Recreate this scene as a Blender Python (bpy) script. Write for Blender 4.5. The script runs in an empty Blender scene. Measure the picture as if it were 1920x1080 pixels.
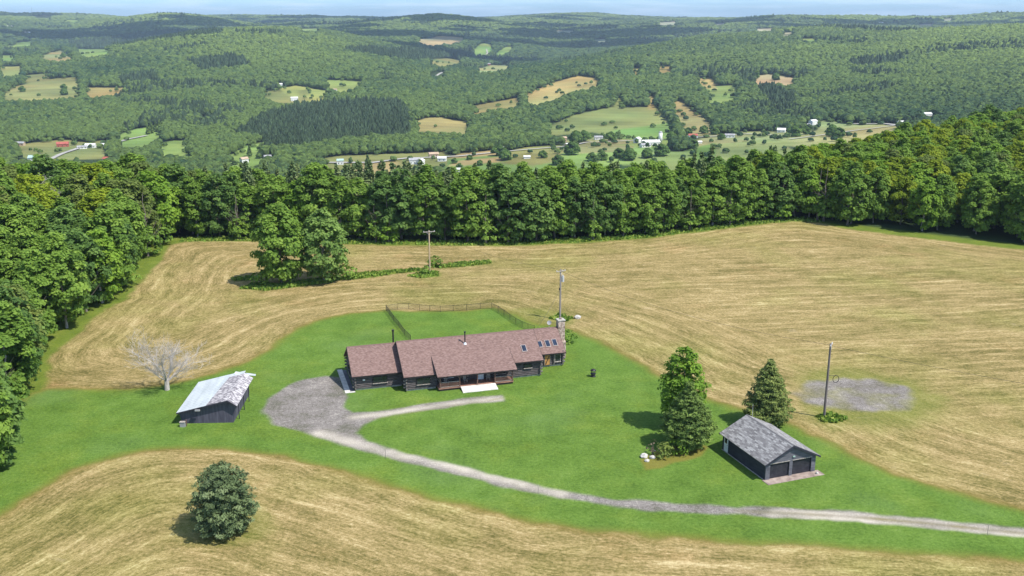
import bpy, math, random
import numpy as np
from mathutils import Vector, Matrix
R = math.radians
rng = np.random.default_rng(7)
random.seed(7)
scene = bpy.context.scene
COL = scene.collection

# ------------------------------------------------------------------ camera, world, sun, exposure
F, PITCH, CAMH = 1850.0, R(15.4), 55.0            # focal length in photo pixels, downward tilt, flying height
cam_d = bpy.data.cameras.new('camera'); cam = bpy.data.objects.new('camera', cam_d); COL.objects.link(cam)
cam_d.sensor_width = 36.0; cam_d.lens = 36.0 * F / 1920.0
cam_d.clip_start = 1.0; cam_d.clip_end = 60000.0
cam.location = (0, 0, CAMH); cam.rotation_euler = (R(90) - PITCH, 0, 0)
scene.camera = cam
SUN_EL, SUN_AZ = R(56), math.atan2(0.88, -0.48)      # azimuth measured from +Y towards +X
world = bpy.data.worlds.new('World'); scene.world = world; world.use_nodes = True
wn, wl = world.node_tree.nodes, world.node_tree.links
wn.clear()
wo = wn.new('ShaderNodeOutputWorld'); wb = wn.new('ShaderNodeBackground'); sky = wn.new('ShaderNodeTexSky')
sky.sky_type = 'NISHITA'; sky.sun_disc = False; sky.sun_elevation = SUN_EL; sky.sun_rotation = SUN_AZ
sky.air_density = 1.0; sky.dust_density = 0.6; sky.ozone_density = 2.0; sky.altitude = 300
wtc = wn.new('ShaderNodeTexCoord'); wmp = wn.new('ShaderNodeMapping'); wmp.inputs['Scale'].default_value = (7, 7, 90)
wno = wn.new('ShaderNodeTexNoise'); wno.inputs['Scale'].default_value = 1.6; wno.inputs['Detail'].default_value = 6
wrp = wn.new('ShaderNodeValToRGB'); wrp.color_ramp.elements[0].position = 0.46; wrp.color_ramp.elements[1].position = 0.68
wrp.color_ramp.elements[1].color = (0.5, 0.5, 0.5, 1)
wmx = wn.new('ShaderNodeMixRGB'); wmx.inputs[2].default_value = (4.6, 5.5, 6.6, 1)
wl.new(wtc.outputs['Generated'], wmp.inputs['Vector']); wl.new(wmp.outputs[0], wno.inputs['Vector'])
wl.new(wno.outputs[0], wrp.inputs[0]); wl.new(wrp.outputs[0], wmx.inputs[0])
wtint = wn.new('ShaderNodeMixRGB'); wtint.blend_type = 'MULTIPLY'; wtint.inputs[0].default_value = 1; wtint.inputs[2].default_value = (0.42, 0.62, 0.98, 1)
wsep = wn.new('ShaderNodeSeparateXYZ'); wl.new(wtc.outputs['Generated'], wsep.inputs[0])
wband = wn.new('ShaderNodeMapRange'); wband.inputs['From Min'].default_value = 0.02; wband.inputs['From Max'].default_value = 0.30; wl.new(wsep.outputs[2], wband.inputs[0])
wtc2 = wn.new('ShaderNodeMixRGB'); wtc2.inputs[1].default_value = (0.50, 0.76, 1.25, 1); wtc2.inputs[2].default_value = (1.0, 1.0, 0.95, 1)
wl.new(wband.outputs[0], wtc2.inputs[0]); wl.new(wtc2.outputs[0], wtint.inputs[2])
wl.new(sky.outputs[0], wtint.inputs[1]); wl.new(wtint.outputs[0], wmx.inputs[1]); wl.new(wmx.outputs[0], wb.inputs['Color']); wl.new(wb.outputs[0], wo.inputs['Surface'])
wb.inputs['Strength'].default_value = 0.15
sun_d = bpy.data.lights.new('sun', 'SUN'); sun_d.energy = 4.5; sun_d.angle = R(0.55); sun_d.color = (1.0, 0.95, 0.87)
sun = bpy.data.objects.new('sun', sun_d); COL.objects.link(sun)
sdir = Vector((math.sin(SUN_AZ) * math.cos(SUN_EL), math.cos(SUN_AZ) * math.cos(SUN_EL), math.sin(SUN_EL)))
sun.rotation_euler = sdir.to_track_quat('Z', 'Y').to_euler()
sun.location = (0, 0, 300)
scene.view_settings.view_transform = 'Standard'; scene.view_settings.look = 'None'
scene.view_settings.exposure = 0.50; scene.view_settings.gamma = 1.0
scene.render.engine = 'CYCLES'
scene.cycles.max_bounces = 5; scene.cycles.diffuse_bounces = 3; scene.cycles.transmission_bounces = 3
scene.cycles.volume_bounces = 0

# ------------------------------------------------------------------ terrain height function
def lattice(seed, n=64):
    return np.random.default_rng(seed).uniform(-1, 1, (n, n))
LAT = [lattice(100 + i) for i in range(8)]
def vnoise(x, y, wl_, k=0):
    """smooth value noise, wavelength wl_ metres"""
    a = LAT[k % 8]; n = a.shape[0]
    fx = x / wl_ + 17.3 * k; fy = y / wl_ - 9.7 * k
    ix = np.floor(fx).astype(int); iy = np.floor(fy).astype(int)
    tx = fx - ix; ty = fy - iy
    tx = tx * tx * (3 - 2 * tx); ty = ty * ty * (3 - 2 * ty)
    g = lambda i, j: a[i % n, j % n]
    return (g(ix, iy) * (1 - tx) * (1 - ty) + g(ix + 1, iy) * tx * (1 - ty) + g(ix, iy + 1) * (1 - tx) * ty + g(ix + 1, iy + 1) * tx * ty)
def fbm(x, y, wl_, oct_=4, k=0):
    s = 0; a = 1.0; t = 0
    for i in range(oct_):
        s = s + a * vnoise(x, y, wl_ / 2 ** i, k + i); t += a; a *= 0.5
    return s / t
def sstep(a, b, x):
    t = np.clip((x - a) / (b - a), 0, 1); return t * t * (3 - 2 * t)
# the land beyond the woods: surveyed as (direction, distance, elevation)
FD = np.array([1200, 1450, 1700, 2000, 2400, 2800, 3300, 3900, 4700, 5700, 7000, 9000, 11000, 14000], float)
FC = {0:    [300, 272, 242, 205, 168, 142, 118, 100, 84, 56, 36, 22, 34, 40],
      150:  [300, 272, 242, 205, 166, 138, 112, 98, 94, 66, 40, 26, 35, 40],
      240:  [300, 272, 241, 204, 166, 130, 98, 88, 96, 62, 33, 32, 35, 40],
      340:  [300, 272, 240, 203, 163, 122, 82, 74, 92, 52, 20, 44, 34, 40],
      440:  [300, 272, 239, 201, 160, 114, 70, 63, 88, 60, 34, 46, 27, 40],
      500:  [300, 272, 238, 200, 158, 112, 68, 61, 84, 66, 46, 46, 26, 40],
      640:  [300, 270, 236, 200, 162, 120, 76, 66, 76, 60, 46, 40, 31, 40],
      730:  [300, 268, 234, 198, 165, 136, 104, 90, 84, 60, 38, 40, 32, 40],
      820:  [298, 268, 234, 198, 168, 146, 124, 106, 88, 62, 26, 42, 33, 40],
      900:  [295, 268, 236, 200, 172, 152, 138, 124, 104, 66, 36, 38, 32, 40],
      980:  [292, 266, 235, 196, 164, 142, 132, 128, 106, 70, 46, 38, 30, 40],
      1060: [290, 264, 232, 190, 152, 128, 126, 130, 104, 72, 50, 36, 24, 40],
      1150: [288, 262, 230, 188, 148, 116, 106, 116, 96, 68, 46, 38, 27, 40],
      1250: [285, 260, 228, 188, 150, 118, 92, 84, 92, 64, 40, 38, 32, 40],
      1450: [275, 252, 218, 178, 140, 106, 80, 62, 82, 60, 27, 38, 33, 40],
      1560: [268, 244, 210, 170, 134, 100, 73, 60, 84, 60, 30, 36, 33, 40],
      1650: [262, 236, 202, 162, 126, 94, 68, 66, 84, 62, 33, 36, 33, 40],
      1760: [250, 222, 188, 150, 114, 84, 64, 74, 84, 56, 30, 34, 33, 40],
      1900: [235, 205, 172, 136, 102, 72, 54, 62, 74, 48, 22, 34, 33, 40]}
_cu = np.array([(k - 960) / F for k in FC]); 
def elev_at(py, D):
    return CAMH - D * np.tan(PITCH - np.arctan((540.0 - py) / F))
_tab = np.array([elev_at(np.array(v, float), FD) for v in FC.values()])     # columns x distance
_ug = np.linspace(-1.2, 1.2, 161); _lg = np.linspace(math.log(1200), math.log(14000), 161)
_t1 = np.array([np.interp(_lg, np.log(FD), row) for row in _tab])
_t2 = np.array([np.interp(_ug, _cu, _t1[:, j]) for j in range(161)]).T
def blur(a, n, ax):
    k = np.exp(-0.5 * (np.arange(-3 * n, 3 * n + 1) / n) ** 2); k /= k.sum()
    pad = [(0, 0), (0, 0)]; pad[ax] = (3 * n, 3 * n); b = np.pad(a, pad, mode='edge')
    return np.apply_along_axis(lambda v: np.convolve(v, k, 'valid'), ax, b)
_t2 = blur(blur(_t2, 1, 0), 1, 1)
YPU = np.array([-1.5, -0.1, 0.15, 0.25, 0.35, 0.42, 0.51, 1.5]); YPV = np.array([252, 252, 262, 290, 330, 380, 450, 520.])
def height(x, y):
    x = np.asarray(x, float); y = np.asarray(y, float); yy = np.maximum(y, 20.)
    u = np.clip(x / yy, -1.2, 1.2)
    near = 0.45 * sstep(165, 215, y) * fbm(x, y, 60, 2, 1)
    yp = np.interp(u, YPU, YPV)
    near = near - 0.17 * np.maximum(0, y - yp - 8) - 0.02 * np.maximum(0, y - yp) 
    l = np.clip((np.log(np.maximum(yy, 1200)) - _lg[0]) / (_lg[1] - _lg[0]), 0, 159.999)
    k = np.clip((u - _ug[0]) / (_ug[1] - _ug[0]), 0, 159.999)
    i = k.astype(int); j = l.astype(int); a = k - i; b = l - j
    far = _t2[i, j] * (1 - a) * (1 - b) + _t2[i + 1, j] * a * (1 - b) + _t2[i, j + 1] * (1 - a) * b + _t2[i + 1, j + 1] * a * b
    far = far + (np.clip(yy / 3000, 0.3, 1.5)) * (6 + 13 * sstep(2000, 3000, yy)) * fbm(x, y, 600, 3, 2) * sstep(1250, 2200, yy)
    far = far - 6 * sstep(1300, 1100, yy) - 15 * sstep(3600, 5500, yy)
    d = near - far                                             # smooth maximum of the hilltop and the valley
    h = np.clip(0.5 + 0.5 * d / 14, 0, 1)
    return far * (1 - h) + near * h + 14 * h * (1 - h)
def hz(x, y): return float(height(np.array([x]), np.array([y]))[0])
def ray(px, py):
    """point of the land seen in a given direction from the drone"""
    px = np.atleast_1d(np.asarray(px, float)); py = np.atleast_1d(np.asarray(py, float))
    dx = (px - 960) / F; dy = (540 - py) / F
    Y = math.cos(PITCH) + dy * math.sin(PITCH); Z = -math.sin(PITCH) + dy * math.cos(PITCH)
    Ds = np.exp(np.linspace(math.log(60), math.log(13900), 900))
    xx = dx[:, None] / Y[:, None] * Ds; zz = CAMH + (Z / Y)[:, None] * Ds
    hh = height(xx, np.broadcast_to(Ds, xx.shape))
    below = hh >= zz
    k = np.where(below.any(1), below.argmax(1), 899); k = np.maximum(k, 1)
    r = np.arange(len(px)); a0 = zz[r, k - 1] - hh[r, k - 1]; a1 = zz[r, k] - hh[r, k]
    t = np.clip(a0 / np.where(a0 - a1 == 0, 1, a0 - a1), 0, 1)
    D = Ds[k - 1] * (1 - t) + Ds[k] * t
    X = dx / Y * D
    return np.stack([X, D], 1)
def at(px, py):
    p = ray(px, py)[0]; return Vector((p[0], p[1], hz(p[0], p[1])))
def flat(px, py, z=0.0):
    dx = (px - 960) / F; dy = (540 - py) / F
    d = Vector((dx, math.cos(PITCH) + dy * math.sin(PITCH), -math.sin(PITCH) + dy * math.cos(PITCH)))
    return Vector((0, 0, CAMH)) + d * ((z - CAMH) / d.z)
def project(x, y, z):
    ax = y * math.cos(PITCH) - (z - CAMH) * math.sin(PITCH); up = y * math.sin(PITCH) + (z - CAMH) * math.cos(PITCH)
    return 960 + F * x / ax, 540 - F * up / ax
def poly(pts): 
    a = np.array(pts, float); return ray(a[:, 0], a[:, 1])
def nearpoly(pts): return np.array([flat(a, b)[:2] for a, b in pts])
def inside(P, x, y):
    c = np.zeros(x.shape, bool); n = len(P); j = n - 1
    for i in range(n):
        xi, yi = P[i]; xj, yj = P[j]
        if yi != yj:
            c ^= ((yi > y) != (yj > y)) & (x < (xj - xi) * (y - yi) / (yj - yi) + xi)
        j = i
    return c
def segdist(P, x, y, closed=True):
    d = np.full(x.shape, 1e9); n = len(P)
    for i in range(n if closed else n - 1):
        a = P[i]; b = P[(i + 1) % n]; ab = b - a; L = max(ab @ ab, 1e-9)
        t = np.clip(((x - a[0]) * ab[0] + (y - a[1]) * ab[1]) / L, 0, 1)
        d = np.minimum(d, np.hypot(x - a[0] - t * ab[0], y - a[1] - t * ab[1]))
    return d
def sdist(P, x, y):
    """positive inside"""
    d = segdist(P, x, y); return np.where(inside(P, x, y), d, -d)

# ------------------------------------------------------------------ materials
def mat(name, rough=0.8, spec=0.3):
    m = bpy.data.materials.new(name); m.use_nodes = True
    b = m.node_tree.nodes['Principled BSDF']; b.inputs['Roughness'].default_value = rough
    b.inputs['Specular IOR Level'].default_value = spec
    return m, m.node_tree.nodes, m.node_tree.links, b
def N(ns, t, **kw):
    n = ns.new(t)
    for k, v in kw.items():
        if k in n.inputs.keys(): n.inputs[k].default_value = v
        else: setattr(n, k, v)
    return n
def ramp(ns, stops, interp='LINEAR'):
    r = ns.new('ShaderNodeValToRGB'); e = r.color_ramp.elements; r.color_ramp.interpolation = interp
    while len(e) < len(stops): e.new(0.5)
    for k, (p, c) in enumerate(stops):
        e[k].position = p; e[k].color = tuple(c) + (1,) if len(c) == 3 else c
    return r
def noisy(name, c1, c2, scale=3.0, rough=0.8, stretch=(1, 1, 1), detail=5, bump=0.0, spec=0.3, metallic=0.0):
    m, ns, l, b = mat(name, rough, spec)
    tc = ns.new('ShaderNodeTexCoord'); mp = N(ns, 'ShaderNodeMapping'); mp.inputs['Scale'].default_value = stretch
    no = N(ns, 'ShaderNodeTexNoise'); no.inputs['Scale'].default_value = scale; no.inputs['Detail'].default_value = detail
    rp = ramp(ns, [(0.32, c1), (0.68, c2)])
    l.new(tc.outputs['Object'], mp.inputs[0]); l.new(mp.outputs[0], no.inputs['Vector']); l.new(no.outputs[0], rp.inputs[0])
    l.new(rp.outputs[0], b.inputs['Base Color']); b.inputs['Metallic'].default_value = metallic
    if bump:
        bp = N(ns, 'ShaderNodeBump'); bp.inputs['Strength'].default_value = bump; bp.inputs['Distance'].default_value = 0.05
        l.new(no.outputs[0], bp.inputs['Height']); l.new(bp.outputs[0], b.inputs['Normal'])
    return m
def shingles(name, ca, cb, cc, w=0.33, h=0.16):
    m, ns, l, b = mat(name, 0.9, 0.2)
    uv = ns.new('ShaderNodeUVMap'); 
    br = N(ns, 'ShaderNodeTexBrick'); br.offset = 0.5
    br.inputs['Color1'].default_value = (0, 0, 0, 1); br.inputs['Color2'].default_value = (1, 1, 1, 1); br.inputs['Mortar'].default_value = (0.15, 0.15, 0.15, 1)
    br.inputs['Scale'].default_value = 1; br.inputs['Mortar Size'].default_value = 0.006; br.inputs['Brick Width'].default_value = w; br.inputs['Row Height'].default_value = h; br.inputs['Bias'].default_value = 0.0
    no = N(ns, 'ShaderNodeTexNoise'); no.inputs['Scale'].default_value = 2.6; no.inputs['Detail'].default_value = 6; no.inputs['Roughness'].default_value = 0.75
    l.new(uv.outputs[0], br.inputs['Vector']); l.new(uv.outputs[0], no.inputs['Vector'])
    mx = N(ns, 'ShaderNodeMixRGB'); mx.inputs[0].default_value = 0.45
    l.new(br.outputs['Color'], mx.inputs[1]); l.new(no.outputs[0], mx.inputs[2])
    rp = ramp(ns, [(0.15, ca), (0.45, cb), (0.8, cc)]); l.new(mx.outputs[0], rp.inputs[0])
    l.new(rp.outputs[0], b.inputs['Base Color'])
    return m
M = {}
M['red_shingle'] = shingles('red_shingle', (0.130, 0.084, 0.074), (0.185, 0.118, 0.104), (0.25, 0.168, 0.148), 0.30, 0.15)
M['grey_shingle'] = shingles('grey_shingle', (0.11, 0.105, 0.108), (0.20, 0.193, 0.195), (0.36, 0.355, 0.35), 0.6, 0.2)
M['old_shingle'] = shingles('old_shingle', (0.10, 0.095, 0.11), (0.26, 0.24, 0.26), (0.62, 0.60, 0.60), 0.4, 0.25)
M['log'] = noisy('dark_stained_log', (0.045, 0.038, 0.040), (0.15, 0.13, 0.13), 3.0, 0.75, (0.5, 0.5, 6), bump=0.3)
M['log_end'] = noisy('log_end', (0.05, 0.045, 0.045), (0.22, 0.2, 0.19), 6, 0.8)
M['darktrim'] = noisy('dark_trim', (0.012, 0.010, 0.011), (0.03, 0.025, 0.026), 2, 0.6)
M['porch_wood'] = noisy('porch_wood', (0.07, 0.038, 0.03), (0.22, 0.13, 0.10), 2, 0.8, (1, 8, 8))
M['deck'] = noisy('deck_boards', (0.20, 0.10, 0.075), (0.36, 0.20, 0.15), 1.5, 0.8, (1, 12, 1))
M['weathered'] = noisy('weathered_wood', (0.24, 0.21, 0.19), (0.5, 0.45, 0.40), 2, 0.85, (3, 3, 1))
M['concrete'] = noisy('pale_concrete', (0.46, 0.44, 0.41), (0.68, 0.65, 0.60), 1.5, 0.9)
M['brownslab'] = noisy('stained_concrete', (0.20, 0.15, 0.13), (0.38, 0.31, 0.27), 1.2, 0.9)
M['foundation'] = noisy('foundation', (0.30, 0.28, 0.25), (0.5, 0.47, 0.42), 2, 0.9)
M['white'] = noisy('white_paint', (0.62, 0.65, 0.68), (0.8, 0.82, 0.84), 2, 0.5)
M['glass'] = noisy('window_glass', (0.010, 0.014, 0.018), (0.03, 0.038, 0.045), 1.2, 0.06, spec=0.6)
M['skyglass'] = noisy('skylight_glass', (0.012, 0.018, 0.03), (0.03, 0.045, 0.08), 0.8, 0.08, spec=0.6)
M['alu'] = noisy('skylight_frame', (0.28, 0.22, 0.20), (0.42, 0.36, 0.34), 3, 0.5)
M['amber'] = noisy('honey_timber', (0.30, 0.14, 0.04), (0.55, 0.30, 0.10), 2, 0.6, (6, 6, 1))
M['stone'] = noisy('chimney_stone', (0.16, 0.11, 0.085), (0.62, 0.5, 0.42), 3.2, 0.9, detail=8, bump=0.6)
M['black'] = noisy('black_metal', (0.012, 0.012, 0.014), (0.03, 0.03, 0.032), 4, 0.45)
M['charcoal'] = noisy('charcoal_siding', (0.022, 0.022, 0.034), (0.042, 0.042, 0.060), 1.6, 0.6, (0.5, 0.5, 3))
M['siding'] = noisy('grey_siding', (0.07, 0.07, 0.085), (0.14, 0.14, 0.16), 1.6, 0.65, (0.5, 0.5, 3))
M['shedwall'] = noisy('shed_boards', (0.055, 0.052, 0.078), (0.10, 0.095, 0.13), 1.3, 0.7, (3, 3, 0.4))
M['doorpanel'] = noisy('garage_door', (0.018, 0.018, 0.026), (0.035, 0.035, 0.045), 2, 0.5)
M['tin'] = noisy('tin_roof', (0.42, 0.46, 0.48), (0.56, 0.60, 0.62), 0.9, 0.5, (1.2, 0.25, 1), spec=0.5)
M['galv'] = noisy('galvanised', (0.45, 0.46, 0.48), (0.62, 0.63, 0.65), 4, 0.4, metallic=0.3)
M['pole_pale'] = noisy('pale_pole', (0.40, 0.29, 0.18), (0.56, 0.44, 0.30), 2, 0.85, (6, 6, 0.4))
M['pole_grey'] = noisy('grey_pole', (0.20, 0.17, 0.17), (0.36, 0.32, 0.31), 2, 0.85, (6, 6, 0.4))
M['pole_dark'] = noisy('dark_pole', (0.10, 0.085, 0.085), (0.2, 0.17, 0.165), 2, 0.85, (6, 6, 0.4))
M['bark'] = noisy('bark', (0.09, 0.075, 0.06), (0.22, 0.19, 0.16), 2, 0.9, (4, 4, 0.6))
M['palebark'] = noisy('pale_bark', (0.22, 0.20, 0.18), (0.42, 0.38, 0.34), 2, 0.9, (4, 4, 0.6))
M['deadwood'] = noisy('dead_wood', (0.30, 0.27, 0.25), (0.55, 0.50, 0.47), 1.5, 0.9, (3, 3, 1))
M['rock'] = noisy('rock', (0.3, 0.28, 0.26), (0.65, 0.62, 0.58), 2, 0.9)
M['farwhite'] = noisy('far_white', (0.62, 0.62, 0.6), (0.78, 0.78, 0.76), 0.3, 0.7)
M['farred'] = noisy('far_red', (0.30, 0.07, 0.05), (0.42, 0.12, 0.09), 0.3, 0.7)
M['fargrey'] = noisy('far_grey', (0.22, 0.22, 0.23), (0.38, 0.38, 0.39), 0.3, 0.7)
M['fartan'] = noisy('far_tan', (0.35, 0.25, 0.17), (0.5, 0.38, 0.27), 0.3, 0.7)
M['fargreen'] = noisy('far_green', (0.25, 0.38, 0.34), (0.4, 0.52, 0.47), 0.3, 0.6)
M['farroad'] = noisy('far_road', (0.28, 0.27, 0.25), (0.42, 0.40, 0.37), 0.02, 0.9)

def foliage(name, dark, mid, light, trans=0.42, vary=0.12):
    m, ns, l, b = mat(name, 0.7, 0.2)
    at_ = ns.new('ShaderNodeAttribute'); at_.attribute_name = 'tint'
    oi = ns.new('ShaderNodeObjectInfo')
    ma = N(ns, 'ShaderNodeMath', operation='MULTIPLY_ADD'); ma.inputs[1].default_value = vary * 2; ma.inputs[2].default_value = -vary
    l.new(oi.outputs['Random'], ma.inputs[0])
    ad = N(ns, 'ShaderNodeMath', operation='ADD'); l.new(at_.outputs['Fac'], ad.inputs[0]); l.new(ma.outputs[0], ad.inputs[1])
    rp = ramp(ns, [(0.0, dark), (0.5, mid), (1.0, light)]); l.new(ad.outputs[0], rp.inputs[0])
    l.new(rp.outputs[0], b.inputs['Base Color'])
    if trans:
        t = ns.new('ShaderNodeBsdfTranslucent'); l.new(rp.outputs[0], t.inputs['Color'])
        mx = ns.new('ShaderNodeMixShader'); mx.inputs[0].default_value = trans
        l.new(b.outputs[0], mx.inputs[1]); l.new(t.outputs[0], mx.inputs[2]); l.new(mx.outputs[0], ns['Material Output'].inputs['Surface'])
    return m
M['leaf_mid'] = foliage('leaf_mid', (0.085, 0.162, 0.026), (0.170, 0.285, 0.042), (0.280, 0.410, 0.068))
M['leaf_yellow'] = foliage('leaf_yellow', (0.110, 0.175, 0.016), (0.230, 0.310, 0.022), (0.390, 0.450, 0.036))
M['leaf_bright'] = foliage('leaf_bright', (0.095, 0.185, 0.020), (0.175, 0.305, 0.032), (0.290, 0.430, 0.052))
M['leaf_dark'] = foliage('leaf_dark', (0.062, 0.128, 0.034), (0.125, 0.222, 0.048), (0.215, 0.330, 0.078))
M['leaf_olive'] = foliage('leaf_olive', (0.090, 0.140, 0.036), (0.175, 0.235, 0.052), (0.280, 0.340, 0.080))
M['needle_pine'] = foliage('needle_pine', (0.061, 0.110, 0.044), (0.135, 0.193, 0.070), (0.251, 0.285, 0.114), 0.1)
M['needle_blue'] = foliage('needle_blue', (0.050, 0.082, 0.036), (0.138, 0.190, 0.078), (0.25, 0.31, 0.15), 0.15)
M['needle_dark'] = foliage('needle_dark', (0.048, 0.088, 0.022), (0.120, 0.185, 0.040), (0.22, 0.31, 0.07), 0.1)
M['needle_olive'] = foliage('needle_olive', (0.059, 0.092, 0.029), (0.144, 0.193, 0.047), (0.257, 0.303, 0.083), 0.1)
M['leaf_soft'] = foliage('leaf_soft', (0.090, 0.165, 0.040), (0.170, 0.275, 0.062), (0.270, 0.390, 0.095))
M['grassblade'] = foliage('grassblade', (0.078, 0.156, 0.019), (0.156, 0.260, 0.033), (0.286, 0.351, 0.065), 0.2)
M['brownbrush'] = foliage('brown_brush', (0.08, 0.06, 0.035), (0.15, 0.11, 0.07), (0.26, 0.2, 0.14), 0.1)
def far_foliage():
    m, ns, l, b = mat('far_foliage', 0.9, 0.1)
    a = ns.new('ShaderNodeVertexColor'); a.layer_name = 'Col'
    tc = ns.new('ShaderNodeTexCoord'); no = N(ns, 'ShaderNodeTexNoise'); no.inputs['Scale'].default_value = 0.35; no.inputs['Detail'].default_value = 3
    l.new(tc.outputs['Object'], no.inputs['Vector'])
    mm = N(ns, 'ShaderNodeMapRange'); mm.inputs['From Min'].default_value = 0.3; mm.inputs['From Max'].default_value = 0.7; mm.inputs['To Min'].default_value = 0.65; mm.inputs['To Max'].default_value = 1.3
    l.new(no.outputs[0], mm.inputs[0])
    mx = N(ns, 'ShaderNodeMixRGB', blend_type='MULTIPLY'); mx.inputs[0].default_value = 1
    l.new(a.outputs[0], mx.inputs[1]); l.new(mm.outputs[0], mx.inputs[2]); l.new(mx.outputs[0], b.inputs['Base Color'])
    return m
M['far_foliage'] = far_foliage()

# ------------------------------------------------------------------ object helpers
def tag(o, label=None, cat=None, group=None, kind=None):
    if label: o['label'] = label
    if cat: o['category'] = cat
    if group: o['group'] = group
    if kind: o['kind'] = kind
    return o
def thing(name, label, cat, loc=(0, 0, 0), rz=0.0, group=None):
    o = bpy.data.objects.new(name, None); COL.objects.link(o); o.location = loc; o.rotation_euler = (0, 0, rz)
    o.empty_display_size = 0.5
    return tag(o, label, cat, group)
def npmesh(name, V, Fc, material, smooth=False, tint=None, col=None):
    """V (n,3); Fc (m,k) all faces of equal size"""
    V = np.asarray(V, np.float32); Fc = np.asarray(Fc, np.int32)
    me = bpy.data.meshes.new(name); m, k = Fc.shape
    me.vertices.add(len(V)); me.vertices.foreach_set('co', V.ravel())
    me.loops.add(m * k); me.loops.foreach_set('vertex_index', Fc.ravel())
    me.polygons.add(m); me.polygons.foreach_set('loop_start', np.arange(0, m * k, k, dtype=np.int32))
    me.polygons.foreach_set('loop_total', np.full(m, k, np.int32))
    me.polygons.foreach_set('use_smooth', np.full(m, smooth, bool))
    me.update(calc_edges=True)
    if tint is not None:
        a = me.attributes.new('tint', 'FLOAT', 'POINT'); a.data.foreach_set('value', np.asarray(tint, np.float32))
    if col is not None:
        a = me.color_attributes.new('Col', 'FLOAT_COLOR', 'POINT'); c = np.ones((len(V), 4), np.float32); c[:, :3] = col
        a.data.foreach_set('color', c.ravel())
    me.materials.append(material)
    return me
class MB:
    """collects boxes, tubes and panels; build() links them as one mesh object"""
    def __init__(s): s.v = []; s.f = []; s.uv = []
    def face(s, pts, uv=None):
        b = len(s.v); s.v += [tuple(p) for p in pts]; s.f.append(tuple(range(b, b + len(pts))))
        s.uv.append(uv if uv else [(0, 0)] * len(pts)); return s
    def box(s, x0, x1, y0, y1, z0, z1):
        p = [(x0, y0, z0), (x1, y0, z0), (x1, y1, z0), (x0, y1, z0), (x0, y0, z1), (x1, y0, z1), (x1, y1, z1), (x0, y1, z1)]
        b = len(s.v); s.v += p
        for q in ((0, 3, 2, 1), (4, 5, 6, 7), (0, 1, 5, 4), (1, 2, 6, 5), (2, 3, 7, 6), (3, 0, 4, 7)):
            s.f.append(tuple(b + i for i in q)); s.uv.append([(p[i][0] + p[i][1], p[i][2]) for i in q])
        return s
    def slab(s, a, b, c, d, t):
        """roof slab: a,b along the eave, c,d along the ridge (a-b-c-d round), thickness t downwards"""
        a, b, c, d = map(Vector, (a, b, c, d)); n = (b - a).cross(d - a).normalized()
        if n.z < 0: n = -n
        dn = -n * t; k = len(s.v); s.v += [tuple(q) for q in (a, b, c, d, a + dn, b + dn, c + dn, d + dn)]
        L = (b - a).length; H = (d - a).length; e = (b - a).normalized()
        top = [(0, 0), (L, 0), ((c - a).dot(e), (c - a - e * (c - a).dot(e)).length), ((d - a).dot(e), (d - a - e * (d - a).dot(e)).length)]
        for q, u in (((0, 1, 2, 3), top), ((7, 6, 5, 4), top[::-1]), ((4, 5, 1, 0), None), ((5, 6, 2, 1), None), ((6, 7, 3, 2), None), ((7, 4, 0, 3), None)):
            s.f.append(tuple(k + i for i in q)); s.uv.append(u if u else [(0, 0), (L, 0), (L, .1), (0, .1)])
        return s
    def tube(s, a, b, r0, r1=None, n=8, cap=True):
        r1 = r0 if r1 is None else r1; a = Vector(a); b = Vector(b); d = (b - a).normalized()
        t = Vector((1, 0, 0)) if abs(d.x) < 0.9 else Vector((0, 1, 0)); u = d.cross(t).normalized(); w = d.cross(u)
        k = len(s.v)
        for c, r in ((a, r0), (b, r1)):
            for i in range(n):
                an = 2 * math.pi * i / n; s.v.append(tuple(c + (u * math.cos(an) + w * math.sin(an)) * r))
        for i in range(n):
            j = (i + 1) % n; s.f.append((k + i, k + n + i, k + n + j, k + j)); s.uv.append([(0, 0)] * 4)
        if cap:
            s.f.append(tuple(k + i for i in range(n))); s.uv.append([(0, 0)] * n)
            s.f.append(tuple(k + n + i for i in range(n - 1, -1, -1))); s.uv.append([(0, 0)] * n)
        return s
    def ring(s, c, prof, n=14):
        """lathe: prof list of (r, z)"""
        k = len(s.v); c = Vector(c)
        for r, z in prof:
            for i in range(n):
                an = 2 * math.pi * i / n; s.v.append((c.x + r * math.cos(an), c.y + r * math.sin(an), c.z + z))
        for q in range(len(prof) - 1):
            for i in range(n):
                j = (i + 1) % n; a = k + q * n; b = a + n
                s.f.append((a + i, a + j, b + j, b + i)); s.uv.append([(0, 0)] * 4)
        return s
    def prism(s, pts, d):
        """extrude polygon pts (3D, planar) by vector d"""
        n = len(pts); k = len(s.v); d = Vector(d)
        s.v += [tuple(p) for p in pts] + [tuple(Vector(p) + d) for p in pts]
        s.f.append(tuple(k + i for i in range(n - 1, -1, -1))); s.uv.append([(0, 0)] * n)
        s.f.append(tuple(k + n + i for i in range(n))); s.uv.append([(0, 0)] * n)
        for i in range(n):
            j = (i + 1) % n; s.f.append((k + i, k + j, k + n + j, k + n + i)); s.uv.append([(0, 0)] * 4)
        return s
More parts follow.
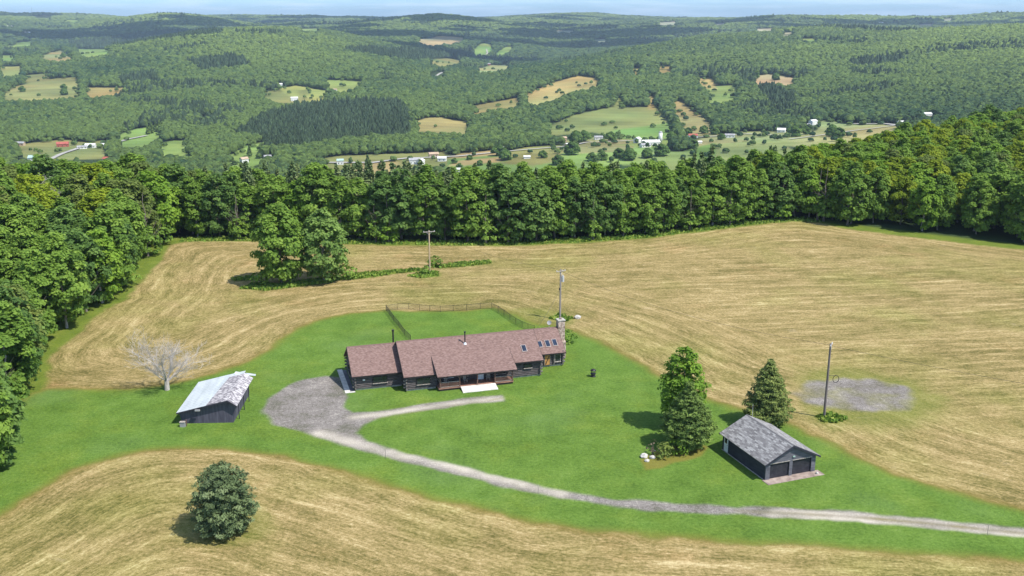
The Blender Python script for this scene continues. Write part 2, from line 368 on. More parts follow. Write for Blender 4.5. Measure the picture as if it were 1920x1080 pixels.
    def build(s, name, material, parent=None, loc=(0, 0, 0), rz=0.0, smooth=False, label=None):
        me = bpy.data.meshes.new(name); me.from_pydata(s.v, [], s.f); me.update()
        uvl = me.uv_layers.new(name='UVMap'); flatuv = [c for f in s.uv for c in f]
        if len(flatuv) == len(me.loops): uvl.data.foreach_set('uv', np.array(flatuv, np.float32).ravel())
        me.materials.append(material)
        if smooth: me.polygons.foreach_set('use_smooth', np.ones(len(me.polygons), bool))
        o = bpy.data.objects.new(name, me); COL.objects.link(o); o.location = loc; o.rotation_euler = (0, 0, rz)
        if parent: o.parent = parent
        if label: o['label'] = label
        return o
def link(name, me, parent=None, loc=(0, 0, 0)):
    o = bpy.data.objects.new(name, me); COL.objects.link(o); o.location = loc
    if parent: o.parent = parent
    return o
def copy_tree(o, parent=None):
    c = o.copy(); COL.objects.link(c); c.parent = parent
    for ch in o.children: copy_tree(ch, c)
    return c
# ------------------------------------------------------------------ outlines of lawn, drive, woods (directions seen from the drone, turned into ground points)
LAWN = nearpoly([(-400, 1150), (-150, 1040), (0, 965), (60, 925), (140, 880), (230, 850), (330, 838), (430, 840), (530, 855), (620, 878), (700, 900), (800, 930), (900, 955), (1000, 980), (1100, 993), (1200, 1002), (1300, 1008), (1450, 1017), (1600, 1028), (1760, 1040), (1920, 1052), (2300, 1085), (2700, 1110),
                 (2700, 1075), (2300, 1015), (1920, 955), (1850, 940), (1760, 915), (1680, 890), (1600, 855), (1540, 825), (1490, 800), (1440, 778), (1370, 765), (1300, 740), (1230, 700), (1180, 670), (1130, 645), (1085, 625), (1040, 612), (1000, 608), (960, 590), (925, 577), (870, 583), (800, 584), (722, 583), (660, 588), (600, 600), (560, 615), (530, 635), (510, 655), (470, 675), (400, 700), (330, 718), (260, 728), (200, 730), (140, 728), (90, 730), (60, 738), (20, 760), (-60, 800), (-400, 950)])
DRIVE = nearpoly([(490, 770), (500, 748), (530, 727), (570, 712), (610, 706), (642, 708), (655, 745), (645, 762), (662, 774), (720, 768), (800, 757), (870, 747), (942, 741), (944, 752), (880, 757), (800, 768), (720, 783), (685, 795), (668, 812), (690, 828), (760, 850), (850, 871), (950, 897), (1050, 919), (1150, 935), (1300, 947), (1450, 954), (1600, 961), (1750, 974), (1920, 991), (2200, 1022), (2600, 1060),
                  (2600, 1085), (2200, 1046), (1920, 1009), (1750, 991), (1600, 976), (1450, 968), (1300, 961), (1150, 949), (1050, 935), (950, 914), (850, 888), (760, 868), (680, 845), (620, 825), (560, 806), (510, 792)])
PATCH = nearpoly([(1484, 738), (1520, 716), (1580, 707), (1640, 712), (1690, 725), (1712, 746), (1690, 765), (1640, 773), (1580, 768), (1520, 758)])
WEED = nearpoly([(1490, 690), (1600, 690), (1720, 715), (1760, 745), (1720, 800), (1640, 812), (1560, 800), (1500, 770)])
WOODS = np.vstack([nearpoly([(-600, 1300), (-180, 1050), (0, 885), (4, 862), (-12, 815), (16, 778), (44, 750), (48, 705), (62, 668), (118, 624), (152, 594), (215, 560), (238, 530), (280, 490), (297, 460), (340, 451), (480, 449), (700, 454), (850, 456), (1000, 454), (1100, 449), (1200, 442), (1300, 430), (1400, 418), (1480, 412), (1540, 414), (1600, 427), (1700, 439), (1800, 451), (1920, 465), (2200, 492), (2500, 515)]),
                   np.array([(700, 230), (900, 1150), (-900, 1150), (-700, 100), (-300, 20.)])])
VERGES = [nearpoly([(655, 524), (660, 514), (700, 510), (780, 503), (800, 505), (740, 512), (700, 519)]),
          nearpoly([(765, 517), (800, 508), (822, 509), (822, 516), (790, 520)]),
          nearpoly([(810, 499), (860, 491), (920, 488), (922, 492), (870, 498), (825, 501)]),
          nearpoly([(450, 542), (480, 532), (520, 535), (620, 520), (665, 518), (620, 530), (500, 546)]),
          nearpoly([(435, 524), (475, 520), (480, 526), (440, 528)]),
          nearpoly([(1028, 598), (1050, 590), (1075, 598), (1060, 604)]),
          nearpoly([(1530, 782), (1560, 776), (1590, 785), (1575, 794), (1545, 792)])]
# far clearings: outline, colour
TAN, GRN, LGR, ORG, OLV = (0.33, 0.25, 0.11), (0.12, 0.19, 0.04), (0.17, 0.24, 0.06), (0.26, 0.20, 0.07), (0.18, 0.18, 0.06)
CLEAR = [([(0, 180), (30, 162), (75, 150), (145, 144), (152, 174), (70, 182)], (0.22, 0.22, 0.075)),
 ([(157, 164), (250, 164), (215, 172), (160, 177)], ORG), ([(72, 106), (115, 94), (140, 107), (105, 111)], (0.24, 0.23, 0.09)),
 ([(140, 91), (215, 92), (190, 101), (152, 103)], LGR), ([(0, 125), (42, 124), (38, 135), (0, 142)], (0.2, 0.22, 0.07)), ([(30, 80), (62, 77), (60, 84), (0, 90)], LGR), ([(0, 104), (30, 104), (25, 110), (0, 112)], LGR),
 ([(40, 142), (90, 137), (95, 144), (50, 148)], OLV),
 ([(215, 256), (250, 243), (300, 235), (308, 238), (270, 264), (225, 264)], LGR), ([(293, 273), (325, 263), (356, 264), (357, 279), (300, 279)], LGR),
 ([(427, 293), (465, 274), (491, 266), (492, 290), (455, 305), (428, 305)], LGR), ([(150, 270), (200, 262), (205, 272), (160, 280)], OLV),
 ([(522, 166), (560, 160), (615, 171), (605, 183), (545, 181)], (0.24, 0.25, 0.07)), ([(608, 150), (640, 150), (682, 154), (640, 168), (620, 162)], (0.24, 0.25, 0.07)), ([(490, 172), (520, 170), (560, 186), (510, 184)], OLV),
 ([(777, 229), (800, 221), (828, 220), (884, 232), (870, 241), (780, 236)], (0.27, 0.24, 0.09)),
 ([(870, 206), (905, 195), (970, 183), (978, 190), (900, 203)], ORG),
 ([(984, 178), (1035, 156), (1085, 142), (1112, 146), (1127, 155), (1075, 164), (1040, 180), (1000, 190), (987, 189)], (0.33, 0.27, 0.10)),
 ([(1020, 240), (1075, 216), (1150, 200), (1156, 184), (1166, 184), (1168, 202), (1230, 200), (1255, 229), (1155, 244), (1110, 237), (1040, 243)], (0.20, 0.20, 0.065)),
 ([(1148, 245), (1255, 230), (1264, 240), (1256, 260), (1180, 266), (1152, 260)], LGR),
 ([(1272, 188), (1330, 225), (1337, 242), (1290, 244), (1272, 216), (1260, 196)], (0.24, 0.20, 0.08)), ([(1215, 180), (1228, 180), (1228, 196), (1216, 196)], ORG),
 ([(1328, 162), (1378, 160), (1382, 179), (1352, 185), (1326, 184)], (0.18, 0.25, 0.07)), ([(1305, 144), (1340, 150), (1345, 159), (1320, 158)], (0.27, 0.24, 0.09)),
 ([(1415, 144), (1440, 139), (1465, 143), (1495, 147), (1482, 154), (1445, 148), (1420, 154)], (0.33, 0.26, 0.14)),
 ([(1185, 130), (1200, 129), (1200, 136), (1186, 136)], ORG), ([(1232, 125), (1262, 125), (1262, 130), (1234, 130)], ORG),
 ([(783, 74), (820, 67), (875, 72), (850, 80), (800, 84)], (0.33, 0.27, 0.14)), ([(888, 94), (912, 80), (926, 90), (915, 100), (890, 104)], LGR),
 ([(930, 99), (960, 87), (964, 91), (935, 103)], LGR), ([(892, 128), (950, 119), (957, 126), (900, 133)], (0.24, 0.26, 0.10)), ([(800, 116), (850, 110), (870, 116), (830, 122)], OLV),
 ([(832, 328), (838, 300), (880, 290), (960, 293), (1010, 288), (1045, 290), (1080, 278), (1200, 272), (1185, 292), (1090, 312), (1000, 328)], (0.15, 0.23, 0.06)),
 ([(840, 297), (860, 288), (940, 281), (945, 288), (870, 296)], TAN), ([(1095, 272), (1130, 268), (1225, 276), (1222, 288), (1180, 296), (1130, 296)], (0.18, 0.26, 0.07)),
 ([(1285, 274), (1330, 252), (1420, 249), (1482, 264), (1440, 270), (1330, 284)], (0.24, 0.22, 0.09)), ([(1290, 284), (1340, 268), (1345, 288), (1300, 300)], GRN),
 ([(1375, 247), (1500, 262), (1560, 266), (1640, 247), (1720, 230), (1600, 233), (1540, 225), (1530, 245), (1440, 246)], (0.24, 0.25, 0.10)),
 ([(1050, 266), (1100, 256), (1190, 262), (1180, 270), (1090, 274)], (0.2, 0.2, 0.08)), ([(940, 292), (985, 276), (1050, 272), (1056, 286), (1000, 296)], OLV), ([(1180, 296), (1230, 284), (1290, 284), (1300, 304), (1240, 310)], (0.17, 0.22, 0.07)),
 ([(600, 300), (640, 292), (760, 288), (840, 284), (838, 296), (700, 304), (610, 310)], OLV), ([(1344, 270), (1440, 262), (1500, 268), (1450, 282), (1350, 290)], (0.2, 0.23, 0.08)),
 ([(650, 320), (665, 308), (742, 304), (742, 322), (660, 326)], TAN),
 ([(20, 272), (120, 262), (200, 270), (190, 284), (60, 288)], OLV), ([(560, 170), (575, 168), (575, 186), (560, 188)], OLV),
 ([(1335, 45), (1378, 42), (1345, 47)], (0.38, 0.36, 0.28)), ([(1415, 54), (1450, 53), (1448, 58), (1420, 58)], (0.3, 0.28, 0.18)), ([(1465, 62), (1490, 60), (1488, 64), (1466, 65)], (0.3, 0.28, 0.18)),
 ([(1720, 45), (1750, 44), (1752, 48), (1722, 48)], (0.3, 0.3, 0.2)), ([(1765, 36), (1790, 34), (1785, 39), (1766, 40)], (0.3, 0.26, 0.18)), ([(560, 54), (600, 53), (598, 57), (565, 57)], LGR),
 ([(1040, 57), (1080, 57), (1078, 59), (1042, 60)], (0.3, 0.3, 0.2)), ([(1110, 74), (1140, 73), (1135, 77), (1112, 77)], (0.3, 0.3, 0.2)), ([(1232, 42), (1270, 40), (1268, 46), (1236, 46)], (0.3, 0.3, 0.2)),
 ([(120, 38), (150, 37), (150, 40), (122, 41)], LGR), ([(1500, 73), (1535, 72), (1530, 77), (1502, 77)], LGR), ([(60, 30), (100, 28), (95, 33), (64, 34)], OLV)]
CLEARW = [(poly(p), c) for p, c in CLEAR]
ROADS = [[(1057, 276), (1100, 268), (1180, 265), (1250, 262), (1300, 259), (1345, 256), (1400, 252), (1460, 254)], [(600, 306), (700, 306), (760, 298), (860, 294), (960, 284), (1057, 276)],
         [(95, 300), (120, 288), (150, 278), (200, 273), (240, 262), (275, 255)], [(815, 150), (822, 140), (830, 136)], [(906, 108), (914, 100), (912, 92)], [(1480, 262), (1600, 246), (1700, 233), (1760, 225)], [(375, 228), (390, 220), (400, 222)], [(1600, 233), (1660, 233), (1690, 236)]]
ROADW = [poly(p) for p in ROADS]
CONIF = [poly(p) for p in ([(436, 258), (500, 222), (560, 205), (650, 198), (745, 195), (765, 215), (770, 262), (700, 264), (640, 272), (560, 286), (500, 288), (489, 262)], [(1590, 120), (1690, 112), (1702, 122), (1600, 133)], [(1415, 165), (1450, 168), (1492, 202), (1470, 210), (1430, 190)],
         [(220, 152), (290, 141), (302, 160), (228, 163)], [(350, 120), (440, 110), (470, 128), (380, 140)], [(640, 100), (880, 90), (900, 112), (760, 120)], [(130, 82), (400, 62), (420, 70), (230, 92), (130, 92)])]

def masks(x, y):
    """weights of lawn, gravel, hay, tall grass and a base colour for every ground point"""
    n = x.size; z = np.zeros(n)
    near = (y < 700) & (y > 5)
    lawn = z.copy(); grav = z.copy(); hay = z.copy(); tall = z.copy(); rim = z.copy(); dry = z.copy(); drv = z.copy(); pat = z.copy()
    s1 = z.copy()
    xn, yn = x[near], y[near]
    jit = 0.9 * fbm(xn, yn, 3.5, 3, 2) + 0.5 * fbm(xn, yn, 14, 2, 4)
    dl = sdist(LAWN, xn, yn); dw = sdist(WOODS, xn, yn); dd = sdist(DRIVE, xn, yn); dp = sdist(PATCH, xn, yn)
    l = sstep(-0.9, 0.7, dl + jit); w = sstep(-1.0, 1.5, dw + jit)
    g = sstep(-0.45, 0.45, dd + 0.8 * jit); gp = sstep(-0.8, 0.9, dp + 1.3 * jit) * (0.9 + 0.7 * fbm(xn, yn, 2.5, 3, 5)).clip(0, 1)
    t = sstep(-3.6, -2.0, dw + 1.0 * jit) * sstep(5, 2, dw)
    for V in VERGES: t = np.maximum(t, sstep(-0.8, 0.8, sdist(V, xn, yn) + jit * .7))
    wd = sstep(-3, 4, sdist(WEED, xn, yn) + 2.2 * jit)
    # unmown ring round the lone spruce, weeds by the fence corner
    for (cx, cy, r) in ((flat(425, 985)[0], flat(425, 985)[1], 5.2), (flat(1000, 600)[0], flat(1000, 600)[1], 8.0)):
        wd = np.maximum(wd, 0.75 * sstep(r + 1.5, r - 1.5, np.hypot(xn - cx, yn - cy) + 1.5 * jit))
    lawn[near] = l; grav[near] = np.maximum(g, gp); drv[near] = dd + .55 * jit; pat[near] = dp + 1.6 * jit
    tall[near] = np.maximum(t * (1 - l), wd * (1 - l) * 0.55)
    dry[near] = np.exp(-((dl + 0.2 + .6 * jit) / 1.0) ** 2) * (dl < 3)
    BED = nearpoly([(1204, 862), (1212, 880), (1240, 878), (1262, 866), (1312, 854), (1325, 838), (1290, 832), (1240, 845)])
    dry[near] = np.maximum(dry[near], 1.5 * sstep(-0.5, 0.3, sdist(BED, xn, yn) + .5 * jit))
    T_ = 3.2; acc = np.zeros(len(xn))                                 # distance to the field's edges, rounded at the corners as a mower rounds them
    for Pn in (LAWN, WOODS):
        for i in range(len(Pn)):
            a, b_ = Pn[i], Pn[(i + 1) % len(Pn)]; ab = b_ - a; t_ = np.clip(((xn - a[0]) * ab[0] + (yn - a[1]) * ab[1]) / max(ab @ ab, 1e-9), 0, 1)
            acc += np.exp(-np.hypot(xn - a[0] - t_ * ab[0], yn - a[1] - t_ * ab[1]) / T_)
    s1[near] = -T_ * np.log(np.maximum(acc, 1e-60))
    hay[near] = (1 - l) * (1 - w)
    far = ~near
    col = np.empty((n, 3)); col[:] = (0.030, 0.050, 0.018)            # woodland floor
    A = np.zeros((n, 3)); A[:] = (0.050, 0.150, 0.016)
    col = col * (1 - lawn[:, None]) + A * lawn[:, None]
    fx, fy = x[y > 1000], y[y > 1000]; cf = col[y > 1000]
    jj = 5 * fbm(fx, fy, 60, 3, 1)
    qx, qy = project(fx, fy, height(fx, fy) + 9.0)
    for (P, c), (P2, _) in zip(CLEARW, CLEAR):
        lo = P.min(0) - 60; hi = P.max(0) + 60; Q2 = np.array(P2, float); lo2 = Q2.min(0) - 2; hi2 = Q2.max(0) + 2
        k = ((fx > lo[0]) & (fx < hi[0]) & (fy > lo[1]) & (fy < hi[1])) | ((qx > lo2[0]) & (qx < hi2[0]) & (qy > lo2[1]) & (qy < hi2[1]))
        if not k.any(): continue
        m = np.maximum(sstep(-9, 5, sdist(P, fx[k], fy[k]) + jj[k]), sstep(-1.5, 0.5, sdist(Q2, qx[k], qy[k])))[:, None]
        var = (1 + 0.45 * fbm(fx[k], fy[k], 80, 4, 3) + 0.07 * np.sin((fx[k] * .3 + fy[k]) * 0.16))[:, None] * np.array([1, 1, 1.0])
        var[:, 0] *= 1 + 0.3 * fbm(fx[k], fy[k], 150, 2, 6)
        cf[k] = cf[k] * (1 - m) + np.array(c) * var * m
    col[y > 1000] = cf
    return dict(lawn=lawn, grav=grav, hay=hay, tall=tall, dry=dry, s1=s1, col=col, drv=drv, pat=pat, dw=None)

def ground_material():
    m, ns, l, b = mat('land', 0.95, 0.1)
    def att(n, kind='Fac'):
        a = ns.new('ShaderNodeAttribute'); a.attribute_name = n; return a.outputs[kind]
    geo = ns.new('ShaderNodeNewGeometry'); pos = geo.outputs['Position']
    sep = ns.new('ShaderNodeSeparateXYZ'); l.new(pos, sep.inputs[0])
    def noise(vec, scale, detail=5, rough=0.6, dist=0.0):
        n = N(ns, 'ShaderNodeTexNoise'); n.inputs['Scale'].default_value = scale; n.inputs['Detail'].default_value = detail
        n.inputs['Roughness'].default_value = rough; n.inputs['Distortion'].default_value = dist; l.new(vec, n.inputs['Vector']); return n.outputs[0]
    def math_(op, a, b_=None, c=None):
        n = N(ns, 'ShaderNodeMath', operation=op)
        for i, v in enumerate((a, b_, c)):
            if v is None: continue
            if isinstance(v, (int, float)): n.inputs[i].default_value = v
            else: l.new(v, n.inputs[i])
        return n.outputs[0]
    def mix(f, a, b_, t='MIX'):
        n = N(ns, 'ShaderNodeMixRGB', blend_type=t)
        for i, v in enumerate((f, a, b_)):
            if isinstance(v, (int, float)): n.inputs[i].default_value = v
            elif isinstance(v, tuple): n.inputs[i].default_value = v + (1,)
            else: l.new(v, n.inputs[i])
        return n.outputs[0]
    def rng_(v, a, b_, c, d):
        n = N(ns, 'ShaderNodeMapRange'); l.new(v, n.inputs[0])
        for k, q in zip(('From Min', 'From Max', 'To Min', 'To Max'), (a, b_, c, d)): n.inputs[k].default_value = q
        return n.outputs[0]
    def comb(x, y, z):
        n = ns.new('ShaderNodeCombineXYZ')
        for i, v in enumerate((x, y, z)): l.new(v, n.inputs[i])
        return n.outputs[0]
    big = noise(pos, 0.035, 4); med = noise(pos, 0.25, 6); fine = noise(pos, 2.2, 8, 0.75); grain = noise(pos, 7, 4, 0.8)
    # rows of the mower: one family follows the edges of the field, one runs straight across it
    wob = math_('MULTIPLY', math_('SUBTRACT', noise(pos, 0.03, 2), 0.5), 3.0)
    s1 = math_('ADD', att('s1'), wob)
    lin = math_('ADD', math_('ADD', math_('MULTIPLY', sep.outputs[0], -0.115), math_('MULTIPLY', sep.outputs[1], 0.993)), wob)
    lx = math_('MULTIPLY', sep.outputs[0], 0.035); ly = math_('MULTIPLY', sep.outputs[1], 0.035)
    def rows(s):
        a = noise(comb(math_('MULTIPLY', s, 0.55), math_('MULTIPLY', lx, 2.2), math_('MULTIPLY', ly, 2.2)), 1.0, 6, 0.75)
        b2 = noise(comb(math_('MULTIPLY', s, 0.13), lx, ly), 1.0, 3, 0.6)
        c3 = noise(comb(math_('MULTIPLY', s, 1.9), math_('MULTIPLY', lx, 9.0), math_('MULTIPLY', ly, 9.0)), 1.0, 5, 0.8)
        return math_('ADD', math_('ADD', math_('MULTIPLY', a, 0.50), math_('MULTIPLY', b2, 0.26)), math_('MULTIPLY', c3, 0.24))
    r1 = rows(s1); r2 = rows(lin)
    wgt = rng_(math_('ADD', att('s1'), math_('MULTIPLY', math_('SUBTRACT', big, 0.5), 22.0)), 15.0, 27.0, 0.0, 1.0)
    wgt = math_('MULTIPLY', wgt, rng_(sep.outputs[1], 112.0, 125.0, 0.0, 1.0))
    r = mix(wgt, r1, r2)
    def swath(s):
        w_ = math_('POWER', math_('ABSOLUTE', math_('SINE', math_('ADD', math_('MULTIPLY', s, 1.02), math_('MULTIPLY', noise(comb(math_('MULTIPLY', s, 0.11), lx, ly), 1.0, 2), 5.0)))), 9.0)
        return math_('MULTIPLY', w_, rng_(noise(comb(math_('MULTIPLY', s, 0.2), math_('MULTIPLY', lx, 1.5), math_('MULTIPLY', ly, 1.5)), 1.0, 4, 0.7), 0.40, 0.66, 0.0, 0.14))
    sw = mix(wgt, swath(s1), swath(lin))
    def streaks(s):
        return noise(comb(math_('MULTIPLY', s, 4.2), math_('MULTIPLY', lx, 16.0), math_('MULTIPLY', ly, 16.0)), 1.0, 4, 0.85)
    st = mix(wgt, streaks(s1), streaks(lin))
    hv = math_('ADD', math_('ADD', sw, math_('MULTIPLY_ADD', r, 1.05, -0.762)), math_('ADD', math_('ADD', math_('MULTIPLY', fine, 0.80), math_('MULTIPLY', st, 0.68)), math_('MULTIPLY', math_('SUBTRACT', med, 0.5), 0.25)))
    hr = ramp(ns, [(0.33, (0.100, 0.088, 0.026)), (0.43, (0.170, 0.140, 0.048)), (0.53, (0.265, 0.202, 0.084)), (0.63, (0.352, 0.268, 0.124)), (0.76, (0.49, 0.40, 0.215))]); l.new(hv, hr.inputs[0])
    hay = hr.outputs[0]
    hay = mix(rng_(big, 0.48, 0.66, 0.0, 0.6), hay, mix(1.0, hay, (0.74, 0.92, 0.60), 'MULTIPLY'))
    hay = mix(rng_(noise(pos, 0.06, 5), 0.60, 0.74, 0.0, 0.5), hay, mix(1.0, hay, (1.05, 0.84, 0.80), 'MULTIPLY'))
    # patches where the soil shows
    hay = mix(rng_(noise(pos, 0.11, 6, 0.7), 0.64, 0.72, 0.0, 0.4), hay, (0.40, 0.32, 0.21))
    col = mix(att('hay'), att('Col', 'Color'), hay)
    # lawn
    lv = math_('SUBTRACT', math_('ADD', math_('MULTIPLY', med, 0.60), math_('ADD', math_('MULTIPLY', fine, 1.25), math_('MULTIPLY', big, 0.30))), 0.52)
    lr = ramp(ns, [(0.34, (0.058, 0.108, 0.016)), (0.52, (0.086, 0.156, 0.024)), (0.70, (0.120, 0.200, 0.036)), (0.9, (0.17, 0.24, 0.07))]); l.new(lv, lr.inputs[0])
    lawn = mix(rng_(noise(pos, 0.09, 5), 0.5, 0.68, 0, 0.5), lr.outputs[0], mix(1.0, lr.outputs[0], (1.4, 1.08, 0.9), 'MULTIPLY'))
    lawn = mix(rng_(noise(pos, 0.06, 4, 0.5), 0.56, 0.70, 0, 0.25), lawn, (0.11, 0.18, 0.07))
    col = mix(att('lawn'), col, lawn)
    col = mix(math_('MULTIPLY', att('dry'), 0.42), col, (0.20, 0.145, 0.035))
    tg = ramp(ns, [(0.3, (0.06, 0.10, 0.012)), (0.55, (0.13, 0.17, 0.025)), (0.75, (0.24, 0.23, 0.07))]); l.new(math_('ADD', math_('MULTIPLY', med, 0.5), math_('MULTIPLY', fine, 0.5)), tg.inputs[0])
    col = mix(att('tall'), col, tg.outputs[0])
    gv = math_('ADD', math_('MULTIPLY', med, 0.45), math_('MULTIPLY', fine, 0.6))
    gv = math_('ADD', gv, math_('MULTIPLY', math_('SUBTRACT', grain, 0.5), 0.35))
    gr = ramp(ns, [(0.36, (0.070, 0.061, 0.050)), (0.47, (0.145, 0.130, 0.116)), (0.58, (0.225, 0.205, 0.190)), (0.72, (0.43, 0.39, 0.34))]); l.new(gv, gr.inputs[0])
    col = mix(math_('MULTIPLY', att('grav'), rng_(med, 0.3, 0.5, 0.86, 1.0)), col, gr.outputs[0])
    col = mix(math_('MULTIPLY', att('pale'), 0.75), col, (0.58, 0.52, 0.43))
    col = mix(math_('MULTIPLY', att('rut'), rng_(med, 0.35, 0.55, 0.35, 0.9)), col, (0.20, 0.175, 0.085))
    col = mix(1.0, col, rng_(grain, 0.3, 0.7, 0.62, 1.38), 'MULTIPLY')
    l.new(col, b.inputs['Base Color'])
    bp = N(ns, 'ShaderNodeBump'); bp.inputs['Strength'].default_value = 0.5; bp.inputs['Distance'].default_value = 0.25
    l.new(math_('ADD', math_('MULTIPLY', fine, 0.5), math_('MULTIPLY', math_('MULTIPLY', r, att('hay')), 1.0)), bp.inputs['Height']); l.new(bp.outputs[0], b.inputs['Normal'])
    return m
M['land'] = ground_material()

def build_ground():
    us = np.concatenate([-np.linspace(1.9, 0.60, 60)[:-1], np.linspace(-0.60, 0.60, 640), np.linspace(0.60, 1.9, 60)[1:]])
    ds = list(np.linspace(12, 78, 40)); d = 78.0
    while d < 330: d += d * d / (CAMH * 987) * 1.25; ds.append(d)
    while d < 1150: d *= 1.02; ds.append(d)
    while d < 14000: d *= 1.0068; ds.append(d)
    while d < 17000: d *= 1.03; ds.append(d)
    ds = np.array(ds); nu, nd = len(us), len(ds)
    X = (us[None, :] * ds[:, None]); Y = np.repeat(ds[:, None], nu, 1)
    x, y = X.ravel(), Y.ravel(); z = height(x, y)
    z = np.where(y > 14000, z - (y - 14000) * 0.01, z)
    K = masks(x, y)
    # pale worn strip along the lower side of the drive
    pale = np.zeros(len(x)); near = y < 400
    ln = nearpoly([(600, 812), (660, 828), (740, 850), (850, 874), (950, 902), (1050, 925)]); ln2 = nearpoly([(1450, 958), (1600, 965), (1750, 978), (1920, 996)])
    ln3 = nearpoly([(1450, 966), (1600, 974), (1750, 989), (1920, 1005)]); ln4 = nearpoly([(665, 782), (720, 777), (800, 763), (880, 753), (940, 747)])
    for L_, wd_ in ((ln, 1.2), (ln2, 0.55), (ln3, 0.8), (ln4, 0.9)):
        pale[near] = np.maximum(pale[near], np.exp(-(segdist(L_, x[near], y[near], False) / wd_) ** 2) * (0.65 + 0.6 * fbm(x[near], y[near], 3, 3, 6)).clip(0, 1))
    rut = np.zeros(len(x)); cl = nearpoly([(1380, 958), (1500, 963), (1600, 969), (1750, 982.5), (1920, 1000), (2100, 1022)])
    rut[near] = np.exp(-(segdist(cl, x[near], y[near], False) / 0.42) ** 2) * (0.55 + 0.8 * fbm(x[near], y[near], 4, 3, 2)).clip(0, 1)
    cl = nearpoly([(690, 788), (760, 776), (830, 763), (940, 747)]); rut[near] = np.maximum(rut[near], 0.8 * np.exp(-(segdist(cl, x[near], y[near], False) / 0.3) ** 2) * (0.5 + 0.9 * fbm(x[near], y[near], 4, 3, 2)).clip(0, 1))
    pale[near] *= sstep(-0.6, 0.3, K['drv'][near])
    q = np.arange((nd - 1) * (nu - 1)); r = q // (nu - 1); c = q % (nu - 1)
    a = r * nu + c; Fq = np.stack([a, a + 1, a + nu + 1, a + nu], 1)
    fc = lambda v: v[Fq].mean(1)
    cls = np.zeros(len(Fq), int); yc = fc(y)
    cls[(fc(K['hay']) > 0.5) & (yc < 700)] = 1
    cls[fc(K['lawn']) > 0.5] = 2
    cls[(fc(K['drv']) > 0) & (yc < 400)] = 3
    cls[(fc(K['pat']) > 0) & (yc < 400) & (cls == 1)] = 4
    V = np.stack([x, y, z], 1)
    for k, nm in enumerate(('ground', 'hayfield', 'lawn', 'driveway', 'gravel_patch')):
        f = Fq[cls == k]; used, inv = np.unique(f, return_inverse=True)
        me = npmesh(nm, V[used], inv.reshape(f.shape), M['land'], True, col=K['col'][used])
        for an, arr in (('s1', K['s1']), ('hay', K['hay']), ('lawn', K['lawn']), ('tall', K['tall']), ('dry', K['dry']), ('grav', K['grav']), ('pale', pale), ('rut', rut)):
            at_ = me.attributes.new(an, 'FLOAT', 'POINT'); at_.data.foreach_set('value', arr[used].astype(np.float32))
        tag(link(nm, me), kind='structure')
build_ground()

# country roads far down in the valley, draped on the land
def build_road(P, w):
    pts = []
    for i in range(len(P) - 1):
        n = max(2, int(np.hypot(*(P[i + 1] - P[i])) / 25))
        for k in range(n): pts.append(P[i] + (P[i + 1] - P[i]) * k / n)
    pts.append(P[-1]); pts = np.array(pts)
    tg_ = np.gradient(pts, axis=0); tg_ /= np.maximum(np.hypot(tg_[:, 0], tg_[:, 1])[:, None], 1e-6)
    nr = np.stack([-tg_[:, 1], tg_[:, 0]], 1) * w / 2
    Lp, Rp = pts + nr, pts - nr; V = []
    for S in (Lp, Rp): V.append(np.column_stack([S, height(S[:, 0], S[:, 1]) + 1.2]))
    n = len(pts); V = np.vstack(V); Fc = [(n + i, n + i + 1, i + 1, i) for i in range(n - 1)]
    tag(link('country_road', npmesh('country_road', V, Fc, M['farroad'])), kind='structure')
for P in ROADW: build_road(P, 6.5)
# ------------------------------------------------------------------ the wooded hills beyond: one far-off wood, no tree of it countable
def ico(sub):
    import bmesh
    bm = bmesh.new(); bmesh.ops.create_icosphere(bm, subdivisions=sub, radius=1)
    v = np.array([w.co[:] for w in bm.verts]); f = np.array([[w.index for w in q.verts] for q in bm.faces]); bm.free(); return v, f
def far_points():
    out = []
    D = 420.0
    r = np.random.default_rng(11)
    while D < 12500:
        s = max(6.6, 0.0050 * D * (1 - 0.36 * min(1, max(0, (D - 1400) / 2000))))
        lim = 0.80 * D
        n = int(2 * lim / s)
        xs = np.linspace(-lim, lim, n) + r.uniform(-.5, .5, n) * s * 1.0
        ysr = D + r.uniform(-.5, .5, n) * s * 1.0
        out.append(np.column_stack([xs, ysr, np.full(n, s)]))
        D += s * (1.0 if D < 2500 else 1.15)
    return np.vstack(out)
def blobs(P, v, f, seed):
    r = np.random.default_rng(seed); n = len(P)
    keep = (v[f].mean(1)[:, 2] > -0.35); f = f[keep]
    used, inv = np.unique(f, return_inverse=True); v = v[used]; f = inv.reshape(f.shape)
    ang = r.uniform(0, 2 * math.pi, n); ca, sa = np.cos(ang), np.sin(ang)
    rad, hh, z0 = P[:, 3], P[:, 4], P[:, 2]
    jit = 1 + r.uniform(-0.24, 0.24, (n, len(v)))
    vx, vy, vz = v[:, 0] * jit, v[:, 1] * jit, v[:, 2] * jit
    cone = P[:, 8][:, None]; taper = 1 - cone * 0.75 * np.clip((v[:, 2] + 0.3) / 1.3, 0, 1)
    vx, vy = vx * taper, vy * taper
    X = P[:, 0][:, None] + (vx * ca[:, None] - vy * sa[:, None]) * rad[:, None]
    Y = P[:, 1][:, None] + (vx * sa[:, None] + vy * ca[:, None]) * rad[:, None]
    Z = z0[:, None] + hh[:, None] * 0.5 + vz * hh[:, None] * 0.5
    V = np.stack([X, Y, Z], 2).reshape(-1, 3); Fc = (f[None] + (np.arange(n) * len(v))[:, None, None]).reshape(-1, 3)
    lum = 1 + 0.18 * r.standard_normal((n, len(v))) 
    C = (P[:, None, 5:8] * lum[:, :, None]).reshape(-1, 3)
    return V, Fc, np.clip(C, 0.004, 1)
